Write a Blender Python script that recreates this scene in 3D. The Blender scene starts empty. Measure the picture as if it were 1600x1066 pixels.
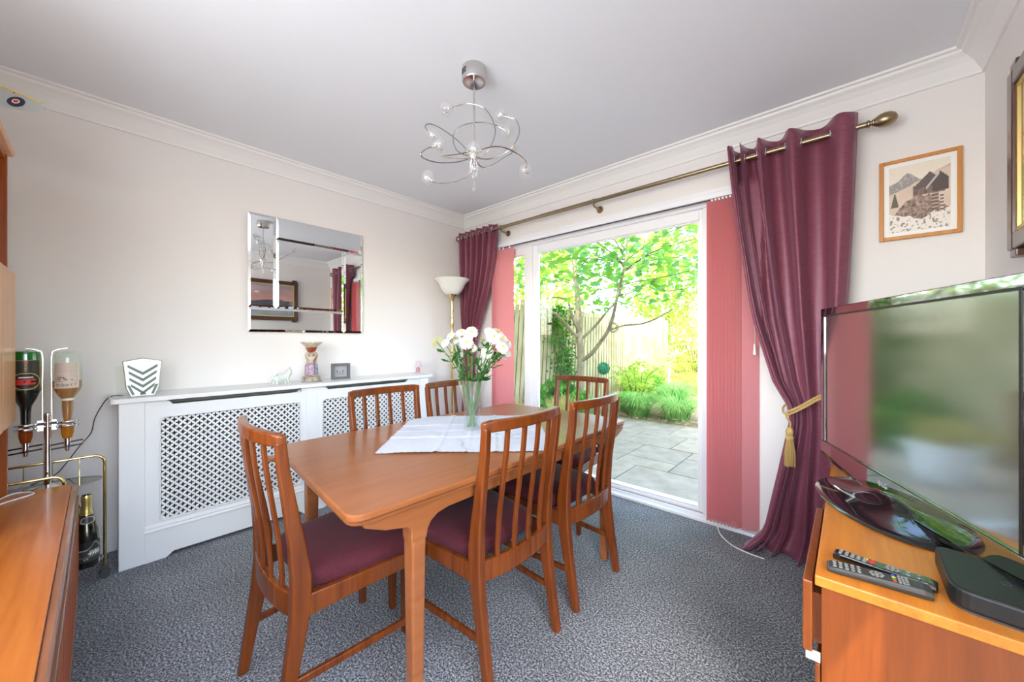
import bpy, bmesh, math, random
from mathutils import Vector, Matrix, noise as mnoise

S = bpy.context.scene
COL = S.collection
R = random.Random(11)
rad = math.radians

# ------------------------------------------------------------------ camera
cam_d = bpy.data.cameras.new('camera')
cam = bpy.data.objects.new('camera', cam_d)
COL.objects.link(cam)
cam.location = (0, 0, 1.142)
YAW = math.atan2(528, 584)
cam.rotation_euler = (math.pi / 2, 0, YAW)
cam_d.sensor_width = 36.0
cam_d.lens = 36.0 * 584 / 1600
cam_d.shift_y = -1 / 1600
cam_d.clip_start = 0.02
cam_d.clip_end = 200
S.camera = cam

# ------------------------------------------------------------------ world, sun, added fill lamps
world = bpy.data.worlds.new('sky')
S.world = world
world.use_nodes = True
wn = world.node_tree.nodes
wl = world.node_tree.links
wn.clear()
sky = wn.new('ShaderNodeTexSky')
sky.sky_type = 'NISHITA'
sky.sun_disc = False
sky.sun_elevation = rad(52)
sky.sun_rotation = rad(155)
sky.air_density = 1.0
sky.dust_density = 3.0
sky.ozone_density = 1.0
bg = wn.new('ShaderNodeBackground')
bg.inputs['Strength'].default_value = 1.3
wo = wn.new('ShaderNodeOutputWorld')
wl.new(sky.outputs[0], bg.inputs[0])
wl.new(bg.outputs[0], wo.inputs[0])

sun_d = bpy.data.lights.new('sun', 'SUN')
sun_d.energy = 3.6
sun_d.angle = rad(0.6)
sun_d.color = (1.0, 0.93, 0.80)
sun = bpy.data.objects.new('sun', sun_d)
COL.objects.link(sun)
SUN_DIR = Vector((0.36, -0.50, 0.80)).normalized()      # towards the sun (behind the house)
sun.rotation_euler = SUN_DIR.to_track_quat('Z', 'Y').to_euler()
sun.location = (4, -4, 9)

# added fill lamp, set in an invented window behind the camera
back_fill_d = bpy.data.lights.new('added_back_fill', 'AREA')
back_fill_d.shape = 'RECTANGLE'
back_fill_d.size = 1.9
back_fill_d.size_y = 1.15
back_fill_d.energy = 23
back_fill_d.color = (0.93, 0.965, 1.0)
back_fill = bpy.data.objects.new('added_back_fill', back_fill_d)
COL.objects.link(back_fill)
back_fill.location = (-0.72, -0.52, 1.60)
back_fill.rotation_euler = (rad(90), 0, 0)                     # emits towards +Y
# second added fill lamp, in a made-up doorway beside the viewpoint
side_fill_d = bpy.data.lights.new('added_side_fill', 'AREA')
side_fill_d.shape = 'RECTANGLE'
side_fill_d.size = 1.0
side_fill_d.size_y = 1.85
side_fill_d.energy = 3.0
side_fill_d.color = (1.0, 0.985, 0.96)
side_fill = bpy.data.objects.new('added_side_fill', side_fill_d)
COL.objects.link(side_fill)
side_fill.location = (0.46, 0.05, 1.0)
side_fill.rotation_euler = (rad(90), 0, rad(90))               # emits towards -X
# sky daylight through the patio door (helps the renderer find the opening)
pt_d = bpy.data.lights.new('door_portal', 'AREA')
pt_d.shape = 'RECTANGLE'
pt_d.size = 2.1
pt_d.size_y = 1.95
pt_d.cycles.is_portal = True
pt = bpy.data.objects.new('door_portal', pt_d)
COL.objects.link(pt)
pt.location = (-1.46, 2.78, 1.02)
pt.rotation_euler = (rad(-90), 0, 0)

S.view_settings.view_transform = 'Standard'
S.view_settings.look = 'None'
S.view_settings.gamma = 1.0
S.view_settings.use_curve_mapping = False
S.view_settings.exposure = 0.92
S.cycles.max_bounces = 10
S.cycles.diffuse_bounces = 6
S.cycles.transparent_max_bounces = 24

# ------------------------------------------------------------------ materials
def nodes_of(m):
    return m.node_tree.nodes, m.node_tree.links

def mk(name, rgb, rough=0.5, metal=0.0, spec=0.5, coat=0.0, coat_rough=0.05, sheen=0.0, bump=None, vary=None, emit=None):
    m = bpy.data.materials.new(name)
    m.use_nodes = True
    n, l = nodes_of(m)
    p = n['Principled BSDF']
    p.inputs['Base Color'].default_value = (*rgb, 1)
    p.inputs['Roughness'].default_value = rough
    p.inputs['Metallic'].default_value = metal
    p.inputs['Specular IOR Level'].default_value = spec
    p.inputs['Coat Weight'].default_value = coat
    p.inputs['Coat Roughness'].default_value = coat_rough
    p.inputs['Sheen Weight'].default_value = sheen
    if emit:
        p.inputs['Emission Color'].default_value = (*emit[0], 1)
        p.inputs['Emission Strength'].default_value = emit[1]
    if bump or vary:
        tc = n.new('ShaderNodeTexCoord')
    if vary:                                  # (scale, rgb2, detail)
        t = n.new('ShaderNodeTexNoise')
        t.inputs['Scale'].default_value = vary[0]
        t.inputs['Detail'].default_value = 6
        r = n.new('ShaderNodeValToRGB')
        r.color_ramp.elements[0].position = 0.35
        r.color_ramp.elements[1].position = 0.65
        r.color_ramp.elements[0].color = (*rgb, 1)
        r.color_ramp.elements[1].color = (*vary[1], 1)
        l.new(tc.outputs['Object'], t.inputs['Vector'])
        l.new(t.outputs['Fac'], r.inputs[0])
        l.new(r.outputs[0], p.inputs['Base Color'])
    if bump:                                  # (scale, strength, distance)
        t2 = n.new('ShaderNodeTexNoise')
        t2.inputs['Scale'].default_value = bump[0]
        t2.inputs['Detail'].default_value = 4
        b = n.new('ShaderNodeBump')
        b.inputs['Strength'].default_value = bump[1]
        b.inputs['Distance'].default_value = bump[2]
        l.new(tc.outputs['Object'], t2.inputs['Vector'])
        l.new(t2.outputs['Fac'], b.inputs['Height'])
        l.new(b.outputs[0], p.inputs['Normal'])
    return m

def wood(name, dark, light, axis='X', rough=0.32, coat=0.25, scale=1.0):
    m = bpy.data.materials.new(name)
    m.use_nodes = True
    n, l = nodes_of(m)
    p = n['Principled BSDF']
    tc = n.new('ShaderNodeTexCoord')
    mp = n.new('ShaderNodeMapping')
    s = {'X': (1.2, 16, 16), 'Y': (16, 1.2, 16), 'Z': (16, 16, 1.2)}[axis]
    mp.inputs['Scale'].default_value = [q * scale for q in s]
    t = n.new('ShaderNodeTexNoise')
    t.inputs['Scale'].default_value = 2.2
    t.inputs['Detail'].default_value = 9
    t.inputs['Roughness'].default_value = 0.62
    t.inputs['Distortion'].default_value = 0.35
    r = n.new('ShaderNodeValToRGB')
    r.color_ramp.elements[0].position = 0.28
    r.color_ramp.elements[1].position = 0.72
    r.color_ramp.elements[0].color = (*dark, 1)
    r.color_ramp.elements[1].color = (*light, 1)
    t2 = n.new('ShaderNodeTexNoise')
    t2.inputs['Scale'].default_value = 1.7
    t2.inputs['Detail'].default_value = 2
    mx = n.new('ShaderNodeMix')
    mx.data_type = 'RGBA'
    mx.blend_type = 'MULTIPLY'
    mx.inputs[0].default_value = 0.35
    r2 = n.new('ShaderNodeValToRGB')
    r2.color_ramp.elements[0].position = 0.3
    r2.color_ramp.elements[1].position = 0.7
    r2.color_ramp.elements[0].color = (0.72, 0.66, 0.6, 1)
    r2.color_ramp.elements[1].color = (1, 1, 1, 1)
    l.new(tc.outputs['Object'], mp.inputs[0])
    l.new(mp.outputs[0], t.inputs['Vector'])
    l.new(tc.outputs['Object'], t2.inputs['Vector'])
    l.new(t.outputs['Fac'], r.inputs[0])
    l.new(t2.outputs['Fac'], r2.inputs[0])
    l.new(r.outputs[0], mx.inputs[6])
    l.new(r2.outputs[0], mx.inputs[7])
    l.new(mx.outputs[2], p.inputs['Base Color'])
    p.inputs['Roughness'].default_value = rough
    p.inputs['Coat Weight'].default_value = coat
    p.inputs['Coat Roughness'].default_value = 0.12
    p.inputs['Specular IOR Level'].default_value = 0.38
    b = n.new('ShaderNodeBump')
    b.inputs['Strength'].default_value = 0.12
    b.inputs['Distance'].default_value = 0.001
    l.new(t.outputs['Fac'], b.inputs['Height'])
    l.new(b.outputs[0], p.inputs['Normal'])
    return m

def thin_glass(name, tint=(1, 1, 1), gloss=(1, 1, 1), ior=1.45, rough=0.0, opacity=0.0, body=(1, 1, 1)):
    m = bpy.data.materials.new(name)
    m.use_nodes = True
    n, l = nodes_of(m)
    n.clear()
    o = n.new('ShaderNodeOutputMaterial')
    tr = n.new('ShaderNodeBsdfTransparent')
    tr.inputs[0].default_value = (*tint, 1)
    gl = n.new('ShaderNodeBsdfGlossy')
    gl.inputs[0].default_value = (*gloss, 1)
    gl.inputs['Roughness'].default_value = rough
    fr = n.new('ShaderNodeFresnel')
    fr.inputs[0].default_value = ior
    mx = n.new('ShaderNodeMixShader')
    ge = n.new('ShaderNodeNewGeometry')           # only faces met from outside reflect
    ma = n.new('ShaderNodeMath'); ma.operation = 'SUBTRACT'; ma.inputs[0].default_value = 1.0
    mu = n.new('ShaderNodeMath'); mu.operation = 'MULTIPLY'
    l.new(ge.outputs['Backfacing'], ma.inputs[1]); l.new(ma.outputs[0], mu.inputs[0]); l.new(fr.outputs[0], mu.inputs[1])
    l.new(mu.outputs[0], mx.inputs[0])
    src = tr
    if opacity:
        df = n.new('ShaderNodeBsdfDiffuse')
        df.inputs[0].default_value = (*body, 1)
        m2 = n.new('ShaderNodeMixShader')
        m2.inputs[0].default_value = opacity
        l.new(tr.outputs[0], m2.inputs[1])
        l.new(df.outputs[0], m2.inputs[2])
        src = m2
    l.new(src.outputs[0], mx.inputs[1])
    l.new(gl.outputs[0], mx.inputs[2])
    l.new(mx.outputs[0], o.inputs[0])
    return m

def leafmat(name, c1, c2, trans=0.5, scale=1.5):
    m = bpy.data.materials.new(name)
    m.use_nodes = True
    n, l = nodes_of(m)
    n.clear()
    o = n.new('ShaderNodeOutputMaterial')
    g = n.new('ShaderNodeNewGeometry')
    t = n.new('ShaderNodeTexNoise')
    t.inputs['Scale'].default_value = scale
    t.inputs['Detail'].default_value = 5
    r = n.new('ShaderNodeValToRGB')
    r.color_ramp.elements[0].position = 0.36
    r.color_ramp.elements[1].position = 0.64
    r.color_ramp.elements[0].color = (*c1, 1)
    r.color_ramp.elements[1].color = (*c2, 1)
    d = n.new('ShaderNodeBsdfDiffuse')
    x = n.new('ShaderNodeBsdfTranslucent')
    mx = n.new('ShaderNodeMixShader')
    mx.inputs[0].default_value = trans
    l.new(g.outputs['Position'], t.inputs['Vector'])
    l.new(t.outputs['Fac'], r.inputs[0])
    l.new(r.outputs[0], d.inputs[0])
    l.new(r.outputs[0], x.inputs[0])
    l.new(d.outputs[0], mx.inputs[1])
    l.new(x.outputs[0], mx.inputs[2])
    l.new(mx.outputs[0], o.inputs[0])
    return m

def paintmat(name, rough=0.55, coat=0.0):
    m = bpy.data.materials.new(name)
    m.use_nodes = True
    n, l = nodes_of(m)
    p = n['Principled BSDF']
    a = n.new('ShaderNodeAttribute')
    a.attribute_name = 'Col'
    l.new(a.outputs['Color'], p.inputs['Base Color'])
    p.inputs['Roughness'].default_value = rough
    p.inputs['Coat Weight'].default_value = coat
    return m

def carpet_mat():
    m = bpy.data.materials.new('carpet')
    m.use_nodes = True
    n, l = nodes_of(m)
    p = n['Principled BSDF']
    tc = n.new('ShaderNodeTexCoord')
    a = n.new('ShaderNodeTexNoise'); a.inputs['Scale'].default_value = 135; a.inputs['Detail'].default_value = 5
    a.inputs['Roughness'].default_value = 0.9
    b = n.new('ShaderNodeTexNoise'); b.inputs['Scale'].default_value = 2.6; b.inputs['Detail'].default_value = 5
    r = n.new('ShaderNodeValToRGB')
    r.color_ramp.elements[0].position = 0.435; r.color_ramp.elements[0].color = (0.016, 0.018, 0.023, 1)
    r.color_ramp.elements[1].position = 0.59; r.color_ramp.elements[1].color = (0.62, 0.64, 0.68, 1)
    e = r.color_ramp.elements.new(0.5); e.color = (0.115, 0.123, 0.14, 1)
    r2 = n.new('ShaderNodeValToRGB')
    r2.color_ramp.elements[0].position = 0.35; r2.color_ramp.elements[0].color = (0.72, 0.72, 0.72, 1)
    r2.color_ramp.elements[1].position = 0.65; r2.color_ramp.elements[1].color = (1, 1, 1, 1)
    mx = n.new('ShaderNodeMix'); mx.data_type = 'RGBA'; mx.blend_type = 'MULTIPLY'; mx.inputs[0].default_value = 1
    l.new(tc.outputs['Object'], a.inputs['Vector']); l.new(tc.outputs['Object'], b.inputs['Vector'])
    l.new(a.outputs['Fac'], r.inputs[0]); l.new(b.outputs['Fac'], r2.inputs[0])
    l.new(r.outputs[0], mx.inputs[6]); l.new(r2.outputs[0], mx.inputs[7])
    l.new(mx.outputs[2], p.inputs['Base Color'])
    p.inputs['Roughness'].default_value = 0.95
    p.inputs['Specular IOR Level'].default_value = 0.15
    p.inputs['Sheen Weight'].default_value = 0.15
    bp = n.new('ShaderNodeBump'); bp.inputs['Strength'].default_value = 0.5; bp.inputs['Distance'].default_value = 0.004
    l.new(a.outputs['Fac'], bp.inputs['Height']); l.new(bp.outputs[0], p.inputs['Normal'])
    return m

def satin(name, c, c2):
    m = bpy.data.materials.new(name)
    m.use_nodes = True
    n, l = nodes_of(m)
    p = n['Principled BSDF']
    tc = n.new('ShaderNodeTexCoord')
    mp = n.new('ShaderNodeMapping'); mp.inputs['Scale'].default_value = (30, 30, 420)
    t = n.new('ShaderNodeTexNoise'); t.inputs['Scale'].default_value = 1.0; t.inputs['Detail'].default_value = 3
    r = n.new('ShaderNodeValToRGB')
    r.color_ramp.elements[0].position = 0.35; r.color_ramp.elements[0].color = (*c, 1)
    r.color_ramp.elements[1].position = 0.7; r.color_ramp.elements[1].color = (*c2, 1)
    l.new(tc.outputs['Object'], mp.inputs[0]); l.new(mp.outputs[0], t.inputs['Vector'])
    l.new(t.outputs['Fac'], r.inputs[0]); l.new(r.outputs[0], p.inputs['Base Color'])
    p.inputs['Roughness'].default_value = 0.42
    p.inputs['Specular IOR Level'].default_value = 0.6
    p.inputs['Specular Tint'].default_value = (0.95, 0.66, 0.8, 1)
    p.inputs['Sheen Weight'].default_value = 0.35
    p.inputs['Sheen Roughness'].default_value = 0.35
    p.inputs['Sheen Tint'].default_value = (0.85, 0.5, 0.75, 1)
    b = n.new('ShaderNodeBump'); b.inputs['Strength'].default_value = 0.15; b.inputs['Distance'].default_value = 0.001
    l.new(t.outputs['Fac'], b.inputs['Height']); l.new(b.outputs[0], p.inputs['Normal'])
    return m

M = {}
M['wall'] = mk('wall_paint', (0.80, 0.765, 0.735), 0.85, spec=0.2, bump=(60, 0.05, 0.002))
M['ceiling'] = mk('ceiling_paint', (0.82, 0.835, 0.865), 0.9, spec=0.2)
M['cornice'] = mk('cornice_paint', (0.84, 0.825, 0.80), 0.8, spec=0.2)
M['white'] = mk('white_gloss_paint', (0.76, 0.76, 0.76), 0.35)
M['upvc'] = mk('white_upvc', (0.86, 0.86, 0.88), 0.25)
M['carpet'] = carpet_mat()
M['table'] = wood('table_teak', (0.225, 0.070, 0.021), (0.325, 0.114, 0.038), 'Y', 0.28, 0.12)
M['chairwood'] = wood('chair_teak', (0.085, 0.018, 0.004), (0.21, 0.052, 0.009), 'Z', 0.24, 0.12)
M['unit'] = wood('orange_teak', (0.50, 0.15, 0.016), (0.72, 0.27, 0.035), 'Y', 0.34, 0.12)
M['cabinet'] = wood('shaded_orange_teak', (0.15, 0.036, 0.005), (0.26, 0.066, 0.010), 'Z', 0.3, 0.2)  # unit top's teak darkened for front and sides, which the lamps overlight
M['unitv'] = wood('orange_teak_upright', (0.27, 0.055, 0.007), (0.44, 0.105, 0.014), 'Z', 0.3, 0.3)
M['side'] = wood('sideboard_teak', (0.40, 0.10, 0.012), (0.58, 0.185, 0.030), 'X', 0.28, 0.12)
M['sidepale'] = wood('wall_unit_door_teak', (0.66, 0.30, 0.11), (0.78, 0.42, 0.19), 'Z', 0.35, 0.2)
M['moulding'] = wood('dark_moulding', (0.22, 0.075, 0.03), (0.36, 0.14, 0.065), 'X', 0.25, 0.4)
M['seat'] = mk('plum_seat_fabric', (0.055, 0.008, 0.013), 0.85, spec=0.25, sheen=0.06, bump=(500, 0.3, 0.001), vary=(400, (0.085, 0.013, 0.021)))
M['wire'] = mk('dark_chrome_wire', (0.42, 0.40, 0.38), 0.15, 1)
M['chrome'] = mk('chrome', (0.82, 0.82, 0.82), 0.08, 1)
M['brushed'] = mk('brushed_steel', (0.62, 0.60, 0.58), 0.22, 1)
M['brass'] = mk('polished_brass', (0.83, 0.62, 0.26), 0.15, 1)
M['antique'] = mk('antique_brass', (0.36, 0.28, 0.17), 0.3, 1)
M['mirror'] = mk('mirror_glass', (0.86, 0.88, 0.88), 0.0, 1)
M['glass'] = thin_glass('window_glass', (0.97, 0.985, 0.98))
M['vase'] = thin_glass('vase_glass', (0.96, 0.97, 0.97), ior=1.5, opacity=0.02, body=(0.9, 0.95, 0.95))
M['water'] = thin_glass('water', (0.90, 0.94, 0.92), ior=1.33)
M['shelfglass'] = thin_glass('smoked_shelf_glass', (0.60, 0.60, 0.58), ior=1.5)
M['acrylic'] = thin_glass('clear_acrylic', (0.93, 0.95, 0.94), ior=1.45)
M['bulbglass'] = thin_glass('crystal_bulb_glass', (0.93, 0.93, 0.93), ior=1.5, opacity=0.10, body=(0.95, 0.95, 0.95))
M['opal'] = mk('opal_glass', (0.80, 0.80, 0.74), 0.3)
M['piano'] = mk('mirror_black_bezel', (0.34, 0.34, 0.35), 0.04, 1.0)
M['black'] = mk('black_gloss', (0.006, 0.006, 0.007), 0.06, coat=1.0, coat_rough=0.02)
M['blackmat'] = mk('black_matt_plastic', (0.012, 0.013, 0.013), 0.42, bump=(900, 0.1, 0.0005))
M['darkgrey'] = mk('dark_grey_plastic', (0.035, 0.037, 0.035), 0.4)
M['key'] = mk('remote_keys', (0.22, 0.23, 0.22), 0.5)
M['red'] = mk('red', (0.6, 0.02, 0.02), 0.4)
M['green'] = mk('green', (0.02, 0.25, 0.05), 0.4)
M['yellow'] = mk('yellow', (0.7, 0.5, 0.03), 0.4)
M['blue'] = mk('blue', (0.03, 0.08, 0.5), 0.4)
M['shadowgap'] = mk('dark_backing', (0.055, 0.06, 0.05), 0.8)
M['rad'] = mk('grey_radiator', (0.16, 0.165, 0.15), 0.6)
M['curtain'] = satin('plum_satin', (0.155, 0.040, 0.062), (0.235, 0.070, 0.100))
M['blind'] = None
M['cloth'] = mk('white_linen', (0.50, 0.525, 0.60), 0.8, sheen=0.1, bump=(300, 0.15, 0.001))
M['embroid'] = mk('grey_embroidery', (0.34, 0.36, 0.38), 0.8)
M['petal'] = leafmat('white_petal', (0.84, 0.83, 0.78), (0.88, 0.87, 0.84), 0.25, 30)
M['petaly'] = leafmat('cream_petal', (0.80, 0.80, 0.42), (0.85, 0.85, 0.6), 0.25, 30)
M['fcentre'] = mk('flower_centre', (0.62, 0.50, 0.05), 0.8, bump=(900, 0.6, 0.001))
M['stem'] = mk('flower_stem', (0.07, 0.17, 0.035), 0.5)
M['fleaf'] = leafmat('bouquet_leaf', (0.025, 0.095, 0.022), (0.07, 0.20, 0.05), 0.25, 30)
M['gold'] = mk('gold_cord', (0.52, 0.34, 0.10), 0.45, sheen=0.4, bump=(500, 0.6, 0.001))
M['paving'] = mk('sandstone', (0.30, 0.245, 0.195), 0.85, vary=(5, (0.40, 0.33, 0.27)), bump=(25, 0.35, 0.01))
M['paving2'] = mk('grey_sandstone', (0.26, 0.22, 0.18), 0.85, vary=(6, (0.35, 0.295, 0.245)), bump=(25, 0.35, 0.01))
M['joint'] = mk('paving_joint', (0.13, 0.12, 0.085), 0.95, bump=(80, 0.5, 0.01))
M['soil'] = mk('leafy_soil', (0.20, 0.145, 0.09), 0.95, vary=(22, (0.40, 0.30, 0.19)), bump=(30, 0.8, 0.02))
M['fence'] = mk('weathered_fence', (0.36, 0.31, 0.175), 0.85, vary=(3, (0.52, 0.455, 0.28)), bump=(40, 0.3, 0.004))
M['bark'] = mk('grey_bark', (0.20, 0.165, 0.11), 0.9, vary=(9, (0.33, 0.28, 0.19)), bump=(40, 0.7, 0.01))
M['twig'] = mk('dark_twig', (0.13, 0.095, 0.065), 0.9)
M['leafA'] = leafmat('sycamore_leaf', (0.15, 0.40, 0.05), (0.42, 0.64, 0.10), 0.5, 1.6)
M['leafB'] = leafmat('blue_green_leaf', (0.14, 0.38, 0.12), (0.26, 0.52, 0.18), 0.45, 2.5)
M['leafC'] = leafmat('sunlit_yellow_leaf', (0.28, 0.46, 0.06), (0.54, 0.64, 0.14), 0.5, 1.2)
M['ivy'] = leafmat('ivy_leaf', (0.05, 0.20, 0.03), (0.16, 0.40, 0.06), 0.35, 4)
M['grass'] = leafmat('grass_blade', (0.18, 0.42, 0.11), (0.42, 0.64, 0.22), 0.4, 4)
M['straw'] = leafmat('straw_grass', (0.50, 0.40, 0.16), (0.62, 0.60, 0.22), 0.4, 5)
M['drygrass'] = leafmat('yellow_grass', (0.40, 0.50, 0.10), (0.68, 0.68, 0.24), 0.4, 5)
M['pot'] = mk('white_glazed_pot', (0.66, 0.68, 0.70), 0.35)
M['topiary'] = mk('green_topiary', (0.02, 0.22, 0.10), 0.7)
M['litter'] = mk('dead_leaves', (0.42, 0.30, 0.20), 0.9)
M['brick'] = mk('render_facade', (0.5, 0.42, 0.36), 0.9)
M['porcelain'] = mk('white_porcelain', (0.58, 0.64, 0.59), 0.2, coat=0.4)
M['stone'] = mk('stoneware', (0.20, 0.15, 0.11), 0.5, vary=(60, (0.46, 0.40, 0.33)))
M['mauve'] = mk('mauve_glaze', (0.25, 0.13, 0.21), 0.35, vary=(60, (0.56, 0.42, 0.52)))
M['bluegrey'] = mk('blue_grey_glaze', (0.12, 0.14, 0.21), 0.35, vary=(60, (0.38, 0.40, 0.48)))
M['cream'] = mk('cream_glaze', (0.46, 0.36, 0.26), 0.3, vary=(50, (0.64, 0.56, 0.46)))
M['skin'] = mk('figurine_skin_glaze', (0.50, 0.30, 0.20), 0.3)
M['rust'] = mk('rust_glaze', (0.28, 0.05, 0.015), 0.3, vary=(20, (0.45, 0.13, 0.05)))
M['framegrey'] = mk('grey_frame', (0.13, 0.13, 0.13), 0.5)
M['pic'] = paintmat('printed_picture', 0.5, 0.15)
M['oak'] = wood('orange_pine_frame', (0.52, 0.21, 0.045), (0.68, 0.31, 0.08), 'Z', 0.35, 0.2)
M['paper'] = mk('white_mount', (0.86, 0.85, 0.82), 0.8)
M['darkframe'] = wood('dark_walnut_frame', (0.055, 0.02, 0.013), (0.11, 0.045, 0.028), 'Z', 0.3, 0.4)
M['gilt'] = mk('gilt_slip', (0.70, 0.52, 0.20), 0.35, 0.8)
M['shade'] = mk('lace_lamp_shade', (0.62, 0.54, 0.56), 0.8)
M['silver'] = mk('silver_ornament', (0.44, 0.47, 0.41), 0.35, 0.6)
M['dkinlay'] = mk('dark_green_inlay', (0.05, 0.065, 0.045), 0.3)
M['tvscreen'] = mk('tv_screen', (0.46, 0.47, 0.46), 0.11, 0.95)
M['cable'] = mk('black_cable', (0.015, 0.015, 0.015), 0.5)
M['whitecable'] = mk('white_cable', (0.75, 0.75, 0.76), 0.4)
M['greenglass'] = mk('green_bottle_glass', (0.0, 0.13, 0.012), 0.05, spec=0.8, coat=1, emit=None)
M['darkglass'] = mk('black_bottle_glass', (0.006, 0.010, 0.008), 0.05, coat=1)
M['clearbottle'] = thin_glass('clear_bottle_glass', (0.90, 0.95, 0.90), ior=1.6, opacity=0.06, body=(0.8, 0.9, 0.8))
M['whisky'] = thin_glass('amber_whisky', (0.78, 0.40, 0.06), (1, 0.85, 0.6), ior=1.4, opacity=0.35, body=(0.62, 0.28, 0.03))
M['brandy'] = thin_glass('red_brown_liqueur', (0.6, 0.16, 0.03), (1, 0.8, 0.6), ior=1.4, opacity=0.5, body=(0.34, 0.07, 0.01))
M['foil'] = mk('gold_foil', (0.72, 0.60, 0.22), 0.3, 0.9, bump=(150, 0.6, 0.002))
M['wing'] = mk('grey_wing_paint', (0.36, 0.38, 0.37), 0.4)
M['navy'] = mk('navy_paint', (0.012, 0.018, 0.045), 0.4)
M['offwhite'] = mk('off_white_paint', (0.75, 0.74, 0.70), 0.4)
M['camo'] = mk('camouflage_green', (0.06, 0.09, 0.035), 0.5, vary=(12, (0.12, 0.085, 0.045)))
M['rubber'] = mk('grey_castor', (0.05, 0.05, 0.055), 0.5)

def blind_mat():
    m = bpy.data.materials.new('pink_blind_fabric')
    m.use_nodes = True
    n, l = nodes_of(m)
    n.clear()
    o = n.new('ShaderNodeOutputMaterial')
    d = n.new('ShaderNodeBsdfDiffuse'); d.inputs[0].default_value = (0.84, 0.44, 0.46, 1)
    x = n.new('ShaderNodeBsdfTranslucent'); x.inputs[0].default_value = (0.90, 0.42, 0.45, 1)
    mx = n.new('ShaderNodeMixShader'); mx.inputs[0].default_value = 0.5
    l.new(d.outputs[0], mx.inputs[1]); l.new(x.outputs[0], mx.inputs[2]); l.new(mx.outputs[0], o.inputs[0])
    return m
M['blind'] = blind_mat()

# ------------------------------------------------------------------ builders
def lerp(a, b, t): return a + (b - a) * t

def smooth_path(pts, n=6):
    """Catmull-Rom through the points"""
    P = [Vector(p) for p in pts]
    P = [P[0] * 2 - P[1]] + P + [P[-1] * 2 - P[-2]]
    out = []
    for i in range(1, len(P) - 2):
        for k in range(n):
            t = k / n
            a, b, c, d = P[i - 1], P[i], P[i + 1], P[i + 2]
            out.append(0.5 * ((2 * b) + (c - a) * t + (2 * a - 5 * b + 4 * c - d) * t * t + (3 * b - a - 3 * c + d) * t ** 3))
    out.append(P[-2].copy())
    return out

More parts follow.
